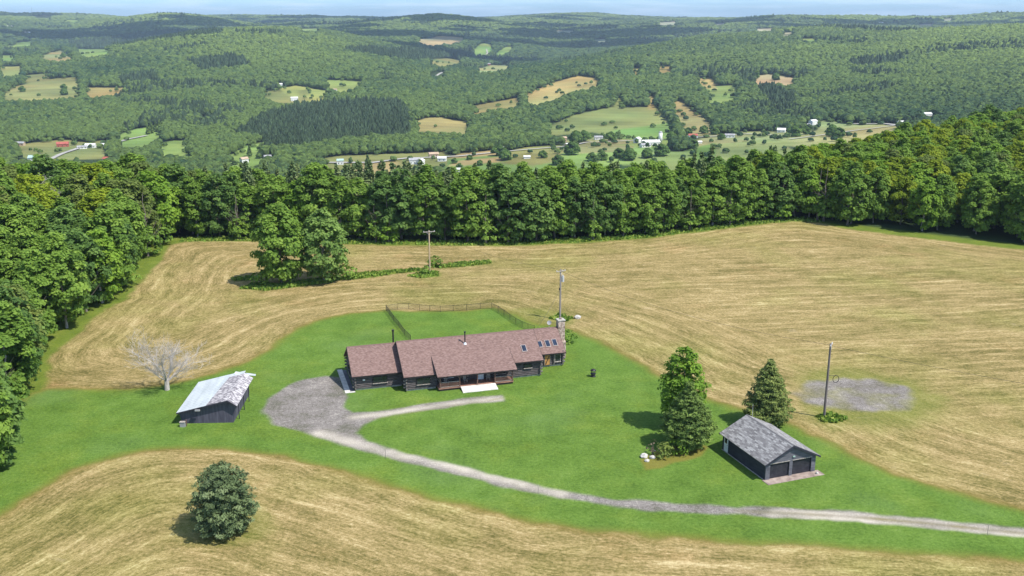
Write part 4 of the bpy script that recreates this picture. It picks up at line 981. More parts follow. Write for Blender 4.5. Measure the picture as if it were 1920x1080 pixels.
# everything deeper in the woods: one mass
rest = [ITEMS[i] for i in range(len(ITEMS)) if i not in indiv]
keys = list(KIND)
def instancer(name, pts, label):
    me = bpy.data.meshes.new(name); me.vertices.add(len(pts)); me.vertices.foreach_set('co', np.array([p[:3] for p in pts], np.float32).ravel())
    for an, ty, vals in (('kind_index', 'INT', [keys.index(p[3]) for p in pts]), ('turn', 'FLOAT', [p[5] for p in pts]), ('size', 'FLOAT', [p[4] for p in pts])):
        a = me.attributes.new(an, ty, 'POINT'); a.data.foreach_set('value', np.array(vals, np.int32 if ty == 'INT' else np.float32))
    o = link(name, me); ng = bpy.data.node_groups.new(name, 'GeometryNodeTree')
    ng.interface.new_socket('Geometry', in_out='INPUT', socket_type='NodeSocketGeometry'); ng.interface.new_socket('Geometry', in_out='OUTPUT', socket_type='NodeSocketGeometry')
    n, l = ng.nodes, ng.links; gi = n.new('NodeGroupInput'); go = n.new('NodeGroupOutput')
    g2i = n.new('GeometryNodeGeometryToInstance')
    for k in reversed(keys):                                         # the last link made comes first in the list
        cr = [c for c in PROTO[k].children if c.name.startswith('crown')][0]; tr = [c for c in PROTO[k].children if c.name.startswith('trunk')][0]
        j = n.new('GeometryNodeJoinGeometry')
        for q in (cr, tr):
            oi = n.new('GeometryNodeObjectInfo'); oi.inputs['Object'].default_value = q; oi.transform_space = 'ORIGINAL'; oi.inputs['As Instance'].default_value = True
            l.new(oi.outputs['Geometry'], j.inputs[0])
        gg = n.new('GeometryNodeGeometryToInstance'); l.new(j.outputs[0], gg.inputs[0]); PARTS_.append(gg); 
    jn = n.new('GeometryNodeJoinGeometry')
    for gg in PARTS_: l.new(gg.outputs[0], jn.inputs[0])
    PARTS_.clear()
    iop = n.new('GeometryNodeInstanceOnPoints'); iop.inputs['Pick Instance'].default_value = True
    def na(nm, ty):
        a = n.new('GeometryNodeInputNamedAttribute'); a.data_type = ty; a.inputs['Name'].default_value = nm; return a.outputs['Attribute']
    cx = n.new('ShaderNodeCombineXYZ'); l.new(na('turn', 'FLOAT'), cx.inputs[2])
    l.new(gi.outputs[0], iop.inputs['Points']); l.new(jn.outputs[0], iop.inputs['Instance']); l.new(na('kind_index', 'INT'), iop.inputs['Instance Index'])
    e2r = n.new('FunctionNodeEulerToRotation'); l.new(cx.outputs[0], e2r.inputs[0]); l.new(e2r.outputs[0], iop.inputs['Rotation'])
    l.new(na('size', 'FLOAT'), iop.inputs['Scale']); l.new(iop.outputs[0], go.inputs[0])
    m = o.modifiers.new('scatter', 'NODES'); m.node_group = ng
    return tag(o, label, 'woodland', kind='stuff')
PARTS_ = []
instancer('woodland_interior', rest, 'mass of treetops deeper in the woods behind the front rows of trees')

# ---- the trees that stand alone
def lone(name, label, cat, px, py, crown, trunk, rz=0.0, group=None, sc=1.0):
    p = at(px, py); o = thing(name, label, cat, (p.x, p.y, p.z - .1), rz, group)
    if trunk: link('trunk', trunk, o)
    link('crown', crown, o); o.scale = (sc,) * 3
    return o
lone('spruce_tree', 'broad blue green spruce standing alone in the lower hayfield', 'tree', 422, 996,
     conifer_crown('crown', 61, 8.1, 3.8, 0.5, 17, 15, 0.17, M['needle_blue'], 'egg', 0.22, 0.34, 2.1, 1.1), trunk_mesh('trunk', 61, 8, 0.26, M['bark'], 4, 0.9))
lone('cedar_tree', 'bushy pointed cedar standing behind the dark garage', 'tree', 1437, 796,
     conifer_crown('crown', 62, 9.8, 4.3, 0.2, 30, 16, 0.17, M['needle_olive'], 'cone', 0.12, 0.32, 1.9, 1.0), trunk_mesh('trunk', 62, 8, 0.25, M['bark'], 4, 0.9))
lone('maple_tree', 'tall yellow green maple behind the dark evergreen on the lawn', 'tree', 1277, 800,
     broad_crown('crown', 63, 11.9, 3.1, 1.0, 170, 90, 0.30, M['leaf_bright'], clr=(0.55, 1.1), skew=0.85), trunk_mesh('trunk', 63, 10, 0.22, M['bark'], 8))
lone('evergreen_tree', 'dark evergreen in front of the yellow green maple on the lawn', 'tree', 1288, 838,
     conifer_crown('crown', 64, 9.2, 4.1, 0.3, 30, 17, 0.17, M['needle_dark'], 'flame', 0.12, 0.36, 1.9, 1.1), trunk_mesh('trunk', 64, 8, 0.22, M['bark'], 4, 0.9))
lone('lawn_bush', 'round bright green bush at the foot of the dark evergreen', 'shrub', 1272, 852,
     broad_crown('crown', 65, 2.2, 1.3, 0.1, 40, 60, 0.22, M['leaf_bright'], clr=(0.3, 0.6)), None)
lone('lawn_bush', 'olive green bush left of the bright green one, by the rocks', 'shrub', 1246, 856,
     broad_crown('crown', 66, 2.0, 1.2, 0.1, 36, 60, 0.22, M['leaf_olive'], clr=(0.3, 0.6)), None)
lone('dead_shrub', 'brown half dead shrub among the rocks at the bush bed edge', 'shrub', 1224, 852,
     broad_crown('crown', 67, 2.1, 1.0, 0.1, 24, 40, 0.2, M['brownbrush'], clr=(0.25, 0.5), open_=0.3), trunk_mesh('trunk', 67, 1.9, 0.05, M['bark'], 6))
lone('field_maple', 'left tree of the leafy pair standing in the upper hayfield', 'tree', 528, 533,
     broad_crown('crown', 71, 17.6, 5.3, 0.6, 210, 70, 0.42, M['leaf_mid'], clr=(0.9, 1.7), skew=0.92), trunk_mesh('trunk', 71, 15, 0.32, M['bark'], 9))
lone('field_maple', 'right tree of the leafy pair, thinner with limbs showing', 'tree', 609, 528,
     broad_crown('crown', 72, 16.2, 5.3, 0.9, 190, 62, 0.42, M['leaf_soft'], clr=(0.8, 1.5), skew=0.9), trunk_mesh('trunk', 72, 14.5, 0.34, M['palebark'], 12, first=0.1, spread=0.4))
for k, (px, py, s_) in enumerate(((468, 534, .5), (632, 524, .45), (655, 521, .4))): pass
wb_ = broad_crown('crown', 73, 2.6, 1.6, 0.1, 34, 40, 0.3, M['leaf_mid'], clr=(0.4, 0.8))
for px, py, s_, lb in ((816, 500, 1.0, 'small green bush right of the pale utility pole in the upper field'), (797, 515, 0.8, 'small green bush at the foot of the pale utility pole'),
                       (652, 523, 1.3, 'green bush at the right foot of the leafy pair of trees'), (491, 536, 1.4, 'green bush at the left foot of the leafy pair of trees'),
                       (1056, 602, .4, 'low weeds at the foot of the transformer pole'), (1065, 642, 0.9, 'dark green shrub at the right end wall of the log house')):
    lone('field_bush', lb, 'shrub', px, py, wb_, None, random.uniform(0, 6), None, s_)
# bare tree
def bare_tree(seed, H, W):
    r = np.random.default_rng(seed); tr = MB(); br = MB(); tw = MB()
    def grow(b, p, d, L, rad, lev):
        n = 4; q = Vector(p)
        for i in range(n):
            d2 = (d + Vector(r.normal(0, .16, 3)) + Vector((0, 0, .05))).normalized(); e = q + d2 * L / n
            b.tube(q, e, rad * (1 - i / n * .55), rad * (1 - (i + 1) / n * .55), 5, cap=False)
            if lev < 4:
                for _ in range(2 if lev < 3 else 1):
                    a = Vector(r.normal(0, 1, 3)); s = (d2 + a * .62); s.z = abs(s.z) * .8 + .12; s.normalize()
                    grow(tw if lev >= 1 else br, e, s, L * r.uniform(.42, .62), max(.011, rad * .36), lev + 1)
            q = e; d = d2
    tr.tube((0, 0, -.3), (0.1, 0, 1.5), .42, .34, 9, cap=False)
    for k in range(8):
        an = k * 6.28 / 8 + r.uniform(-.3, .3); d = Vector((math.cos(an) * 1.15, math.sin(an) * .9, .62 + .5 * (k % 2))).normalized()
        grow(br, (0.1, 0, 1.2 + .07 * k), d, W * r.uniform(.7, .95), .10, 1)
    grow(br, (0.1, 0, 1.4), Vector((0, 0, 1)), H * .6, .14, 1)
    return tr, br, tw
p = at(313, 731); o = thing('bare_tree', 'leafless pale dead tree at the lawn edge behind the tin roofed shed', 'tree', p)
tr, br, tw = bare_tree(5, 6.2, 5.7)
tr.build('trunk', M['deadwood'], o); br.build('limbs', M['deadwood'], o); tw.build('twigs', M['deadwood'], o)
print('bare tree faces', len(tw.f))
p = ray(78, 352)[0]; 
# dead grey crown among the left treetops
o = thing('bare_tree', 'leafless grey treetop poking out of the back left woods', 'tree', (-110, 229, hz(-110, 229)))
tr, br, tw = bare_tree(9, 8, 3.8)
m2 = MB().tube((0, 0, -.3), (0.1, 0, 12.5), .34, .2, 8, cap=False); m2.build('trunk', M['deadwood'], o)
a = br.build('limbs', M['deadwood'], o); a.location.z = 10.0
a = tw.build('twigs', M['deadwood'], o); a.location.z = 10.0
# valley trees one can tell apart
vt = broad_crown('crown', 81, 13, 6.5, 0.6, 60, 34, 1.3, M['leaf_dark'], clr=(1.6, 3.0))
vc = conifer_crown('crown', 82, 16, 4.5, 0.6, 14, 8, 1.3, M['needle_dark'], 'cone', 0.2, 0.2, 1.3, 1.6)
vtk = trunk_mesh('trunk', 83, 11, .3, M['bark'], 5)
VT = [(948, 300, 1, 0), (935, 292, 1.1, 0), (1046, 309, .9, 0), (1018, 296, .7, 0), (1072, 290, 1.2, 0), (1110, 302, .8, 0), (1160, 296, .9, 0), (1130, 300, .8, 0), (1180, 300, 1.1, 0), (1214, 296, .9, 0), (1258, 262, .9, 0), (1290, 252, .8, 0), (1340, 252, .8, 0), (1376, 252, .7, 0),
      (1240, 292, 1.1, 0), (900, 310, .5, 0), (925, 318, .5, 0), (852, 306, .5, 0), (880, 300, .5, 0), (1352, 262, .7, 0), (1270, 250, 1, 0), (1320, 250, .9, 0), (468, 292, .9, 1), (690, 318, 1.1, 1), (1490, 256, 1.2, 0), (1510, 252, .9, 0), (1560, 256, 1.2, 0), (1572, 258, 1.0, 0), (1300, 277, .8, 0),
      (42, 172, 1.0, 0), (120, 168, 1.0, 0), (121, 178, 1.1, 0), (119, 108, 1.2, 0), (131, 107, 1.0, 0), (278, 252, 1.0, 1), (284, 250, 1.1, 1), (292, 247, 1.0, 1), (300, 244, 1.1, 1), (308, 242, 1.0, 1), (1080, 268, 1.3, 0), (1095, 265, 1.2, 0), (1145, 264, 1.0, 0), (785, 128, 1.0, 0), (1000, 150, .8, 0), (820, 322, .5, 0), (862, 316, .5, 0), (1416, 147, 1.2, 0), (1455, 150, 1.2, 0)]
P0 = {}; VT.sort(); cnt = [0, 0]
for px, py, s_, c_ in VT:
    cnt[c_] += 1
    p = at(px, py)
    if c_ in P0: o = copy_tree(P0[c_])
    else:
        o = thing('valley_fir' if c_ else 'valley_tree', None, None); link('trunk', vtk, o); link('crown', vc if c_ else vt, o); P0[c_] = o
    o.location = (p.x, p.y, p.z - .3); o.rotation_euler = (0, 0, random.uniform(0, 6.28)); o.scale = (s_,) * 3
    tag(o, ('small dark pointed fir by the valley pastures, %s from the left' if c_ else 'round dark tree in the open valley farmland, %s from the left') % ordn(cnt[c_]), 'tree', 'pointed firs by valley pastures' if c_ else 'round trees in the valley farmland')
# rough grass along the foot of the woods and in the field strips
def grass_stuff():
    r = np.random.default_rng(3); pts = []
    E_ = WOODS[3:26]
    for i in range(len(E_) - 1):
        a, b = E_[i], E_[i + 1]; L = np.hypot(*(b - a)); n = int(L * (9 if i > 11 else 0)); t = r.random(n)[:, None]
        tn = (b - a) / L; nv = np.array([-tn[1], tn[0]])
        pts.append(np.column_stack([a + (b - a) * t + nv * r.uniform(-1.0, 2.4, n)[:, None] * -1, r.uniform(.15, .5, n)]))
        pts.append(np.column_stack([a + (b - a) * t + nv * r.uniform(-2.5, 3.5, n)[:, None], r.uniform(.15, .5, n)]))
    for V in VERGES:
        lo, hi = V.min(0), V.max(0); n = int((hi - lo).prod() * 14); q = lo + (hi - lo) * r.random((n, 2)); q = q[inside(V, q[:, 0], q[:, 1])]
        pts.append(np.column_stack([q, r.uniform(.3, .9, len(q))]))
    P = np.vstack(pts); z = height(P[:, 0], P[:, 1]); C = np.column_stack([P[:, :2], z + P[:, 2] * .4])
    Nn = unit(r.standard_normal((len(C), 3)) * np.array([1, 1, .35]) + np.array([0, -.3, .3])); V, Fc = quads(C, Nn, 0.45, r)
    return tag(link('tall_grass', npmesh('tall_grass', V, Fc, M['grassblade'], tint=np.repeat(r.random(len(C)), 4))), 'tall rough grass along the foot of the woods', 'grass', kind='stuff')
grass_stuff()
# ------------------------------------------------------------------ buildings of the yard
LOGH = 0.27
def log_wall(parent, p0, p1, z0, zf, name='log_wall', out=1.0, ext=0.0):
    """logs stacked from z0; zf(s) gives the top of the wall at distance s; p0, p1 local (u, v)"""
    b = MB(); a = Vector((p0[0], p0[1], 0)); c = Vector((p1[0], p1[1], 0)); L = (c - a).length; d = (c - a) / L; nrm = Vector((d.y, -d.x, 0)) * out
    z = z0 + LOGH / 2; ss = [i * L / 40 for i in range(41)]
    zmax = max(zf(s) for s in ss)
    while z < zmax:
        ok = [s for s in ss if zf(s) >= z + 0.02]
        if len(ok) > 1:
            s0, s1 = ok[0], ok[-1]
            b.tube(a + d * (s0 - ext * (s0 == 0)) + Vector((0, 0, z)), a + d * (s1 + ext * (s1 == ss[-1])) + Vector((0, 0, z)), LOGH * 0.53, None, 8)
        z += LOGH
    pts = [a + Vector((0, 0, z0)), c + Vector((0, 0, z0))] + [a + d * s + Vector((0, 0, zf(s))) for s in ss[::-1]]
    b.prism([q - nrm * 0.02 for q in pts], -nrm * 0.10)
    return b.build(name, M['log'], parent)
def log_ends(parent, u, v, z0, z1, dirs):
    b = MB(); z = z0 + LOGH / 2; k = 0
    while z < z1:
        dx, dy = dirs[k % len(dirs)]
        r_ = LOGH * (0.60 if k % 2 else 0.52); b.tube((u, v, z), (u + dx * .42, v + dy * .42, z), r_, r_, 8); z += LOGH; k += 1
    return b.build('log_ends', M['log_end'], parent)
def window(parent, u0, u1, v, z0, z1, frame='darktrim', mull=1, nrm=-1, name='window', glass='glass', axis='u'):
    f = MB(); t = 0.07
    def bx(m, a, b_, c, d, y0, y1):
        y0, y1 = min(y0, y1), max(y0, y1)
        if axis == 'u': m.box(a, b_, y0, y1, c, d)
        else: m.box(y0, y1, a, b_, c, d)
    o1 = v + nrm * 0.20
    for a, b_ in ((u0, u0 + t), (u1 - t, u1)): bx(f, a, b_, z0, z1, v, o1)
    for c, d in ((z0, z0 + t), (z1 - t, z1)): bx(f, u0 + t, u1 - t, c, d, v, o1)
    for k in range(mull):
        x = u0 + (u1 - u0) * (k + 1) / (mull + 1); bx(f, x - .035, x + .035, z0 + t, z1 - t, v, v + nrm * 0.19)
    w = f.build(name, M[frame], parent)
    g = MB(); bx(g, u0 + t, u1 - t, z0 + t, z1 - t, v + nrm * 0.02, v + nrm * 0.165); g.build('pane', M[glass], w)
    s = MB(); bx(s, u0 - .06, u1 + .06, z0 - .09, z0 - .003, v, v + nrm * 0.26); s.build('sill', M['weathered' if frame != 'white' else 'white'], w)
    return w

# ---- the log house
HO = flat(666.4, 732.2); HR = R(16.5)
house = thing('log_house', 'long dark log house with a reddish brown shingle roof and covered front porch', 'house', HO, HR)
Hm = Matrix.Translation(HO) @ Matrix.Rotation(HR, 4, 'Z'); Hi = Hm.inverted()
def on_plane(px, py, pz, m):
    """where a sight line meets the roof plane z = pz(v), in the house's own metres"""
    o = Vector((0, 0, CAMH)); q = flat(px, py)
    a, b_ = m @ o, m @ q; lo, hi = 0.0, 1.0
    for _ in range(50):
        t = (lo + hi) / 2; p = a.lerp(b_, t)
        if p.z > pz(p.y): lo = t
        else: hi = t
    return a.lerp(b_, (lo + hi) / 2)
S = 0.62; RT = 0.16
main = lambda v: 6.2 - S * abs(v - 3.2); wing = lambda v: 5.6 - S * abs(v - 4.5); great = lambda v: 5.3 - S * abs(v - 5.9)
def roof(name, u0, u1, v0, v1, fn, z_up=0.0):
    b = MB(); b.slab((u0, v0, fn(v0) + z_up), (u1, v0, fn(v0) + z_up), (u1, v1, fn(v1) + z_up), (u0, v1, fn(v1) + z_up), RT)
    return b.build(name, M['red_shingle'], house)
roof('garage_wing_roof', -0.5, 7.36, -0.6, 4.5, wing); roof('garage_wing_roof', -0.5, 7.36, 9.6, 4.5, wing, -.004)
r1 = roof('main_roof', 7.0, 11.998, -2.95, 3.2, main); roof('main_roof', 12.0, 24.4, 0.1, 3.2, main); roof('main_roof', 24.402, 29.4, -2.35, 3.2, main)
roof('main_roof', 7.0, 29.4, 9.3, 3.2, main, -.004)
prf = lambda v: 2.42 + (v + 4.35) * (main(0.1) + 0.03 - 2.42) / 4.45
roof('porch_roof', 11.9, 24.45, -4.35, 0.12, prf)
roof('great_room_roof', 28.9, 34.4, 1.2, 5.9, great); roof('great_room_roof', 28.9, 34.4, 10.6, 5.9, great, -.004)
# barge boards and gutters
for u, v0, v1, fn in ((-0.53, -0.6, 4.5, wing), (6.97, -2.95, 3.2, main), (29.43, -2.35, 3.2, main), (34.43, 1.2, 5.9, great), (11.87, -4.35, 0.1, prf), (24.48, -4.35, 0.1, prf), (6.97, 9.3, 3.2, main), (34.43, 10.6, 5.9, great)):
    b = MB(); b.prism([(u - .025, v0, fn(v0) - .01), (u - .025, v1, fn(v1) - .01), (u - .025, v1, fn(v1) - .30), (u - .025, v0, fn(v0) - .30)], (.05, 0, 0)); b.build('barge_board', M['darktrim'], house)
for u0, u1, v, fn in ((-.5, 7.0, -.6, wing), (7.0, 11.9, -2.95, main), (24.5, 29.4, -2.35, main), (29.4, 34.4, 1.2, great), (11.9, 24.45, -4.35, prf)):
    MB().box(u0, u1, v - .10, v - .002, fn(v) - .17, fn(v) - .03).build('gutter', M['darktrim'], house)
# ridge caps
for u0, u1, v, z in ((-.5, 7.3, 4.5, 5.6), (7.0, 29.4, 3.2, 6.2), (28.9, 34.4, 5.9, 5.3)):
    b = MB(); b.prism([(u0, v - .16, z - .075), (u0, v, z + .035), (u0, v + .16, z - .075), (u0, v, z - .02)], (u1 - u0, 0, 0)); b.build('ridge_cap', M['red_shingle'], house)
FZ = 0.22
for u0, u1, v in ((0, 7.2, 0), (7.4, 12.0, -2.5), (24.4, 29.0, -1.7), (29.0, 34.0, 1.8)):
    MB().box(u0 + .05, u1 - .05, v + .02, v + .3, -.3, FZ).build('foundation', M['foundation'], house)
zf_ = lambda fn, v: (lambda s: fn(v) - RT - .03)
log_wall(house, (0, 0), (7.36, 0), FZ, zf_(wing, 0)); log_wall(house, (7.4, -2.5), (12.1, -2.5), FZ, zf_(main, -2.5))
log_wall(house, (12.1, -1.7), (24.4, -1.7), 0.5, lambda s: prf(-1.7) - RT - .02); log_wall(house, (24.4, -1.7), (29.0, -1.7), FZ, zf_(main, -1.7))
log_wall(house, (29.0, 1.8), (34.0, 1.8), FZ, zf_(great, 1.8))
log_wall(house, (0, 9.0), (0, 0), FZ, lambda s: wing(9.0 - s) - RT - .05, ext=0.2)
log_wall(house, (7.4, 8.9), (7.4, -2.5), FZ, lambda s: main(8.9 - s) - RT - .05)
log_wall(house, (29.0, -1.7), (29.0, 8.9), FZ, lambda s: main(s - 1.7) - RT - .05)
log_wall(house, (34.0, 1.8), (34.0, 10.0), FZ, lambda s: great(1.8 + s) - RT - .05, ext=0.2)
log_wall(house, (12.1, -2.5), (12.1, -1.7), FZ, lambda s: main(-2.5 + s) - RT - .05)
log_wall(house, (7.36, 9.0), (0, 9.0), FZ, zf_(wing, 9.0)); log_wall(house, (29.0, 8.9), (7.4, 8.9), FZ, zf_(main, 8.9)); log_wall(house, (34.0, 10.0), (29.0, 10.0), FZ, zf_(great, 10.0))
b = MB(); b.prism([(24.38, -1.7, FZ), (24.38, -1.7, main(-1.7) - RT - .02), (24.38, -1.7, 2.5), (24.38, -4.2, 2.3)], (.04, 0, 0))
for u, v, fn, dirs in ((0, 0, wing, ((0, -1), (-1, 0))), (7.4, -2.5, main, ((0, -1), (-1, 0))), (29.0, -1.7, main, ((0, -1), (1, 0))), (34.0, 1.8, great, ((0, -1), (1, 0))), (0, 9.0, wing, ((0, 1), (-1, 0)))):
    log_ends(house, u, v, FZ, fn(v) - .2, dirs)
window(house, 2.7, 4.9, -.08, 0.95, 2.0); window(house, 9.0, 11.1, -2.58, 0.95, 2.0)
window(house, 26.3, 27.6, -1.78, 1.55, 2.2, mull=0)
window(house, 32.6, 33.6, 1.72, 0.8, 2.1, 'weathered', 0); window(house, 13.4, 14.9, -1.78, 1.3, 2.2, 'white', 2); window(house, 15.6, 17.2, -1.78, 1.3, 2.2, 'darktrim', 1); window(house, 21.4, 23.2, -1.78, 1.1, 2.2, 'darktrim', 1)
window(house, 4.0, 6.0, 0.08 - .16, 1.0, 2.1, axis='v', nrm=-1, mull=1)
MB().box(1.15, 1.5, -.30, -.12, 1.55, 1.72).build('wall_lamp', M['white'], house)
# timber framed opening of the great room
for x in (30.75, 31.75, 32.4): MB().box(x, x + .14, 1.48, 1.66, .35, 2.3).build('timber_post', M['log_end'], house)
gd = MB().box(30.9, 31.75, 1.52, 1.60, .4, 2.25).build('garden_door', M['amber'], house)
MB().prism([(30.95, 1.50, .5), (31.1, 1.50, .5), (31.7, 1.50, 1.9), (31.55, 1.50, 1.9)], (0, .018, 0)).build('brace', M['darktrim'], gd)
# porch
MB().box(12.1, 23.95, -4.05, -1.72, .30, .45).build('porch_floor', M['deck'], house)
MB().box(12.2, 23.85, -3.98, -3.86, -.1, .29).build('porch_skirt', M['darktrim'], house)
PX = (12.35, 15.4, 18.2, 21.0, 23.8)
for x in PX: MB().box(x - .08, x + .08, -4.02, -3.86, .452, prf(-3.94) - RT - .01).build('porch_post', M['porch_wood'], house)
MB().box(12.2, 24.1, -4.03, -3.85, prf(-3.94) - RT - .30, prf(-3.94) - RT - .012).build('porch_beam', M['darktrim'], house)
for a, c in ((12.43, 15.32), (21.08, 23.72)):
    rl = MB().box(a, c, -3.99, -3.88, 1.30, 1.37).box(a, c, -3.97, -3.90, .56, .62).build('porch_railing', M['weathered'], house)
    b = MB(); k = int((c - a) / .17)
    for i in range(k): x = a + (i + .5) * (c - a) / k; b.box(x - .045, x + .045, -3.962, -3.908, .622, 1.298)
    b.build('baluster', M['porch_wood'], rl)
rl = MB().box(12.32, 12.40, -3.85, -1.9, 1.30, 1.37).build('porch_railing', M['weathered'], house)
rl = MB().box(23.78, 23.86, -3.85, -1.9, 1.30, 1.37).build('porch_railing', M['weathered'], house)
MB().prism([(15.5, -4.06, .44), (15.5, -4.06, .30), (15.5, -5.75, -.05), (15.5, -5.75, .10)], (5.5, 0, 0)).build('porch_ramp', M['concrete'], house)
d = MB().box(18.75, 19.7, -1.93, -1.80, .46, 2.42).build('front_door', M['white'], house)
MB().box(18.98, 19.47, -1.945, -1.92, 1.5, 2.2).build('pane', M['glass'], d); MB().box(19.56, 19.62, -1.99, -1.93, 1.3, 1.36).build('handle', M['black'], d)
# pipes, chimney, dish, skylights
pp = MB().tube((6.9, 5.2, wing(5.2) - .1), (6.9, 5.2, 7.25), .13, .13, 10).tube((6.9, 5.2, 7.25), (6.9, 5.2, 7.5), .2, .2, 10).build('flue_pipe', M['black'], house)
MB().tube((6.9, 5.2, wing(5.2) - .1), (6.9, 5.2, wing(5.2) + .18), .26, .18, 10).build('flashing', M['white'], pp)
q = on_plane(871.8, 644.5, main, Hi)
pp = MB().tube((q.x, q.y, q.z), (q.x, q.y, q.z + 1.85), .10, .10, 10).tube((q.x, q.y, q.z + 1.85), (q.x, q.y, q.z + 2.05), .16, .16, 10).build('flue_pipe', M['black'], house)
MB().tube((q.x, q.y, q.z - .1), (q.x, q.y, q.z + .22), .28, .17, 10).build('flashing', M['white'], pp)
def skylight(ca, cb, fn, label=None):
    p0 = on_plane(*ca, fn, Hi); p1 = on_plane(*cb, fn, Hi); u0, u1 = min(p0.x, p1.x), max(p0.x, p1.x); v0, v1 = min(p0.y, p1.y), max(p0.y, p1.y)
    um = (u0 + u1) / 2; u0, u1 = um - .42, um + .42
    f = MB(); f.slab((u0, v0, fn(v0) + .12), (u1, v0, fn(v0) + .12), (u1, v1, fn(v1) + .12), (u0, v1, fn(v1) + .12), .14)
    s = f.build('skylight', M['alu'], house, label=label)
    g = MB(); e = .09; g.slab((u0 + e, v0 + e, fn(v0 + e) + .14), (u1 - e, v0 + e, fn(v0 + e) + .14), (u1 - e, v1 - e, fn(v1 - e) + .14), (u0 + e, v1 - e, fn(v1 - e) + .14), .03)
    g.build('pane', M['skyglass'], s)
skylight((978, 661), (987, 647), main, 'lone skylight on the main roof'); skylight((1009, 653), (1015.5, 640), great); skylight((1023, 652), (1030.5, 638), great); skylight((1036, 650), (1044, 636), great)
ch = MB().box(34.02, 35.75, 5.1, 6.9, -.3, 2.9).box(34.5, 35.65, 5.4, 6.55, 2.9, 6.35).build('chimney', M['stone'], house)
MB().box(34.42, 35.73, 5.32, 6.63, 6.352, 6.52).build('chimney_cap', M['foundation'], ch)
MB().tube((35.08, 5.98, 6.52), (35.08, 5.98, 6.8), .22, .22, 12).build('flue', M['brownslab'], ch)
dsh = MB().tube((33.4, 6.9, great(6.9) - .05), (33.4, 6.9, great(6.9) + .9), .03, .03, 6).build('dish_mast', M['galv'], house)
b = MB(); c0 = Vector((33.4, 6.9, great(6.9) + 1.1)); dr = Vector((-.3, -.75, .55)).normalized(); t1 = dr.cross(Vector((0, 0, 1))).normalized(); t2 = dr.cross(t1)
rings = []
for rr, dd in ((0.02, -.10), (.2, -.08), (.38, 0.0)): rings.append([c0 + dr * dd + (t1 * math.cos(a * .5236) + t2 * math.sin(a * .5236)) * rr for a in range(12)])
for i in range(2):
    for a in range(12): b.face([rings[i][a], rings[i][(a + 1) % 12], rings[i + 1][(a + 1) % 12], rings[i + 1][a]])
b.tube(c0 - dr * .1, c0 + dr * .35, .012, .012, 4); b.build('dish', M['fargrey'], dsh)
MB().box(-1.6, -.8, -.75, 9.9, -.05, .035).box(-.8, -.1, -.75, -.3, -.05, .034).build('side_apron', M['concrete'], house)
MB().box(-.79, -.16, -.28, 9.5, -.05, .03).build('painted_shade_strip', M['siding'], house)  # dark strip imitating the house gable's shadow on the concrete
# porch chairs
def chair(u, v, rz, lab):
    p = Hm @ Vector((u, v, .45)); o = thing('porch_chair', lab, 'chair', p, HR + rz, 'wooden chairs on the porch')
    MB().box(-.28, .28, -.25, .28, .40, .45).build('seat', M['weathered'], o)
    b = MB()
    for k in range(5): b.box(-.26 + k * .112, -.18 + k * .112, .24, .28, .46, 1.05)
    b.build('backrest', M['weathered'], o)
    for sx in (-.25, .25):
        for sy in (-.22, .25): MB().box(sx - .025, sx + .025, sy - .025, sy + .025, 0, .40).build('leg', M['weathered'], o)
    for sx in (-.31, .31): MB().box(sx - .04, sx + .04, -.28, .26, .62, .65).build('armrest', M['weathered'], o)
chair(16.6, -2.5, .2, 'weathered chair on the porch between ramp and left railing'); chair(20.3, -2.5, -.3, 'weathered chair on the porch right of the white door')
chair(13.6, -2.6, .1, 'weathered chair on the porch behind the left railing')

# ---- the garage
GO = flat(1434.2, 900.9); GR = R(20.3); W, D_ = 7.3, 9.7
gar = thing('garage', 'dark two door garage with a grey shingle roof beside the drive', 'garage', GO, GR)
gz = lambda u: 4.28 - .5 * abs(u - W / 2)
b = MB()
for s in (-1, 1):
    ue = W / 2 + s * (W / 2 + .42); b = MB(); b.slab((ue, -.38, gz(ue)), (ue, D_ + .3, gz(ue)), (W / 2, D_ + .3, gz(W / 2)), (W / 2, -.38, gz(W / 2)), .14); b.build('roof', M['grey_shingle'], gar)
b = MB(); b.prism([(W / 2 - .15, -.38, gz(W / 2) - .06), (W / 2, -.38, gz(W / 2) + .03), (W / 2 + .15, -.38, gz(W / 2) - .06)], (0, D_ + .68, 0)); b.build('ridge_cap', M['grey_shingle'], gar)
for s in (-1, 1):
    ue = W / 2 + s * (W / 2 + .42)
    for v in (-.43, D_ + .302): b = MB(); b.prism([(ue, v, gz(ue) - .01), (W / 2, v, gz(W / 2) - .01), (W / 2, v, gz(W / 2) - .24), (ue, v, gz(ue) - .24)], (0, .048, 0)); b.build('barge_board', M['charcoal'], gar)
zt = gz(0) - .16
DOORS = ((.62, 3.42), (3.88, 6.68))
fr = MB()
z = 2.12
def clap(b, u0, u1, z0, z1, v=0.0):
    b.prism([(u0, v + .10, z0), (u0, v - .035, z0), (u0, v - .005, z1), (u0, v + .10, z1)], (u1 - u0, 0, 0))
z = 2.14
while z < gz(W / 2) - .3:
    z1 = min(z + .17, 9); h = (gz(W / 2) - .16 - z1) / .5; u0, u1 = max(0, W / 2 - h), min(W, W / 2 + h)
    if u1 - u0 > .2: clap(fr, u0, u1, z, z1)
    z += .17
z = 0.05
while z < 2.14:
    for u0, u1 in ((0, .62), (3.42, 3.88), (6.68, W)): clap(fr, u0, u1, z, min(z + .17, 2.14))
    z += .17
fr.build('front_wall', M['siding'], gar)
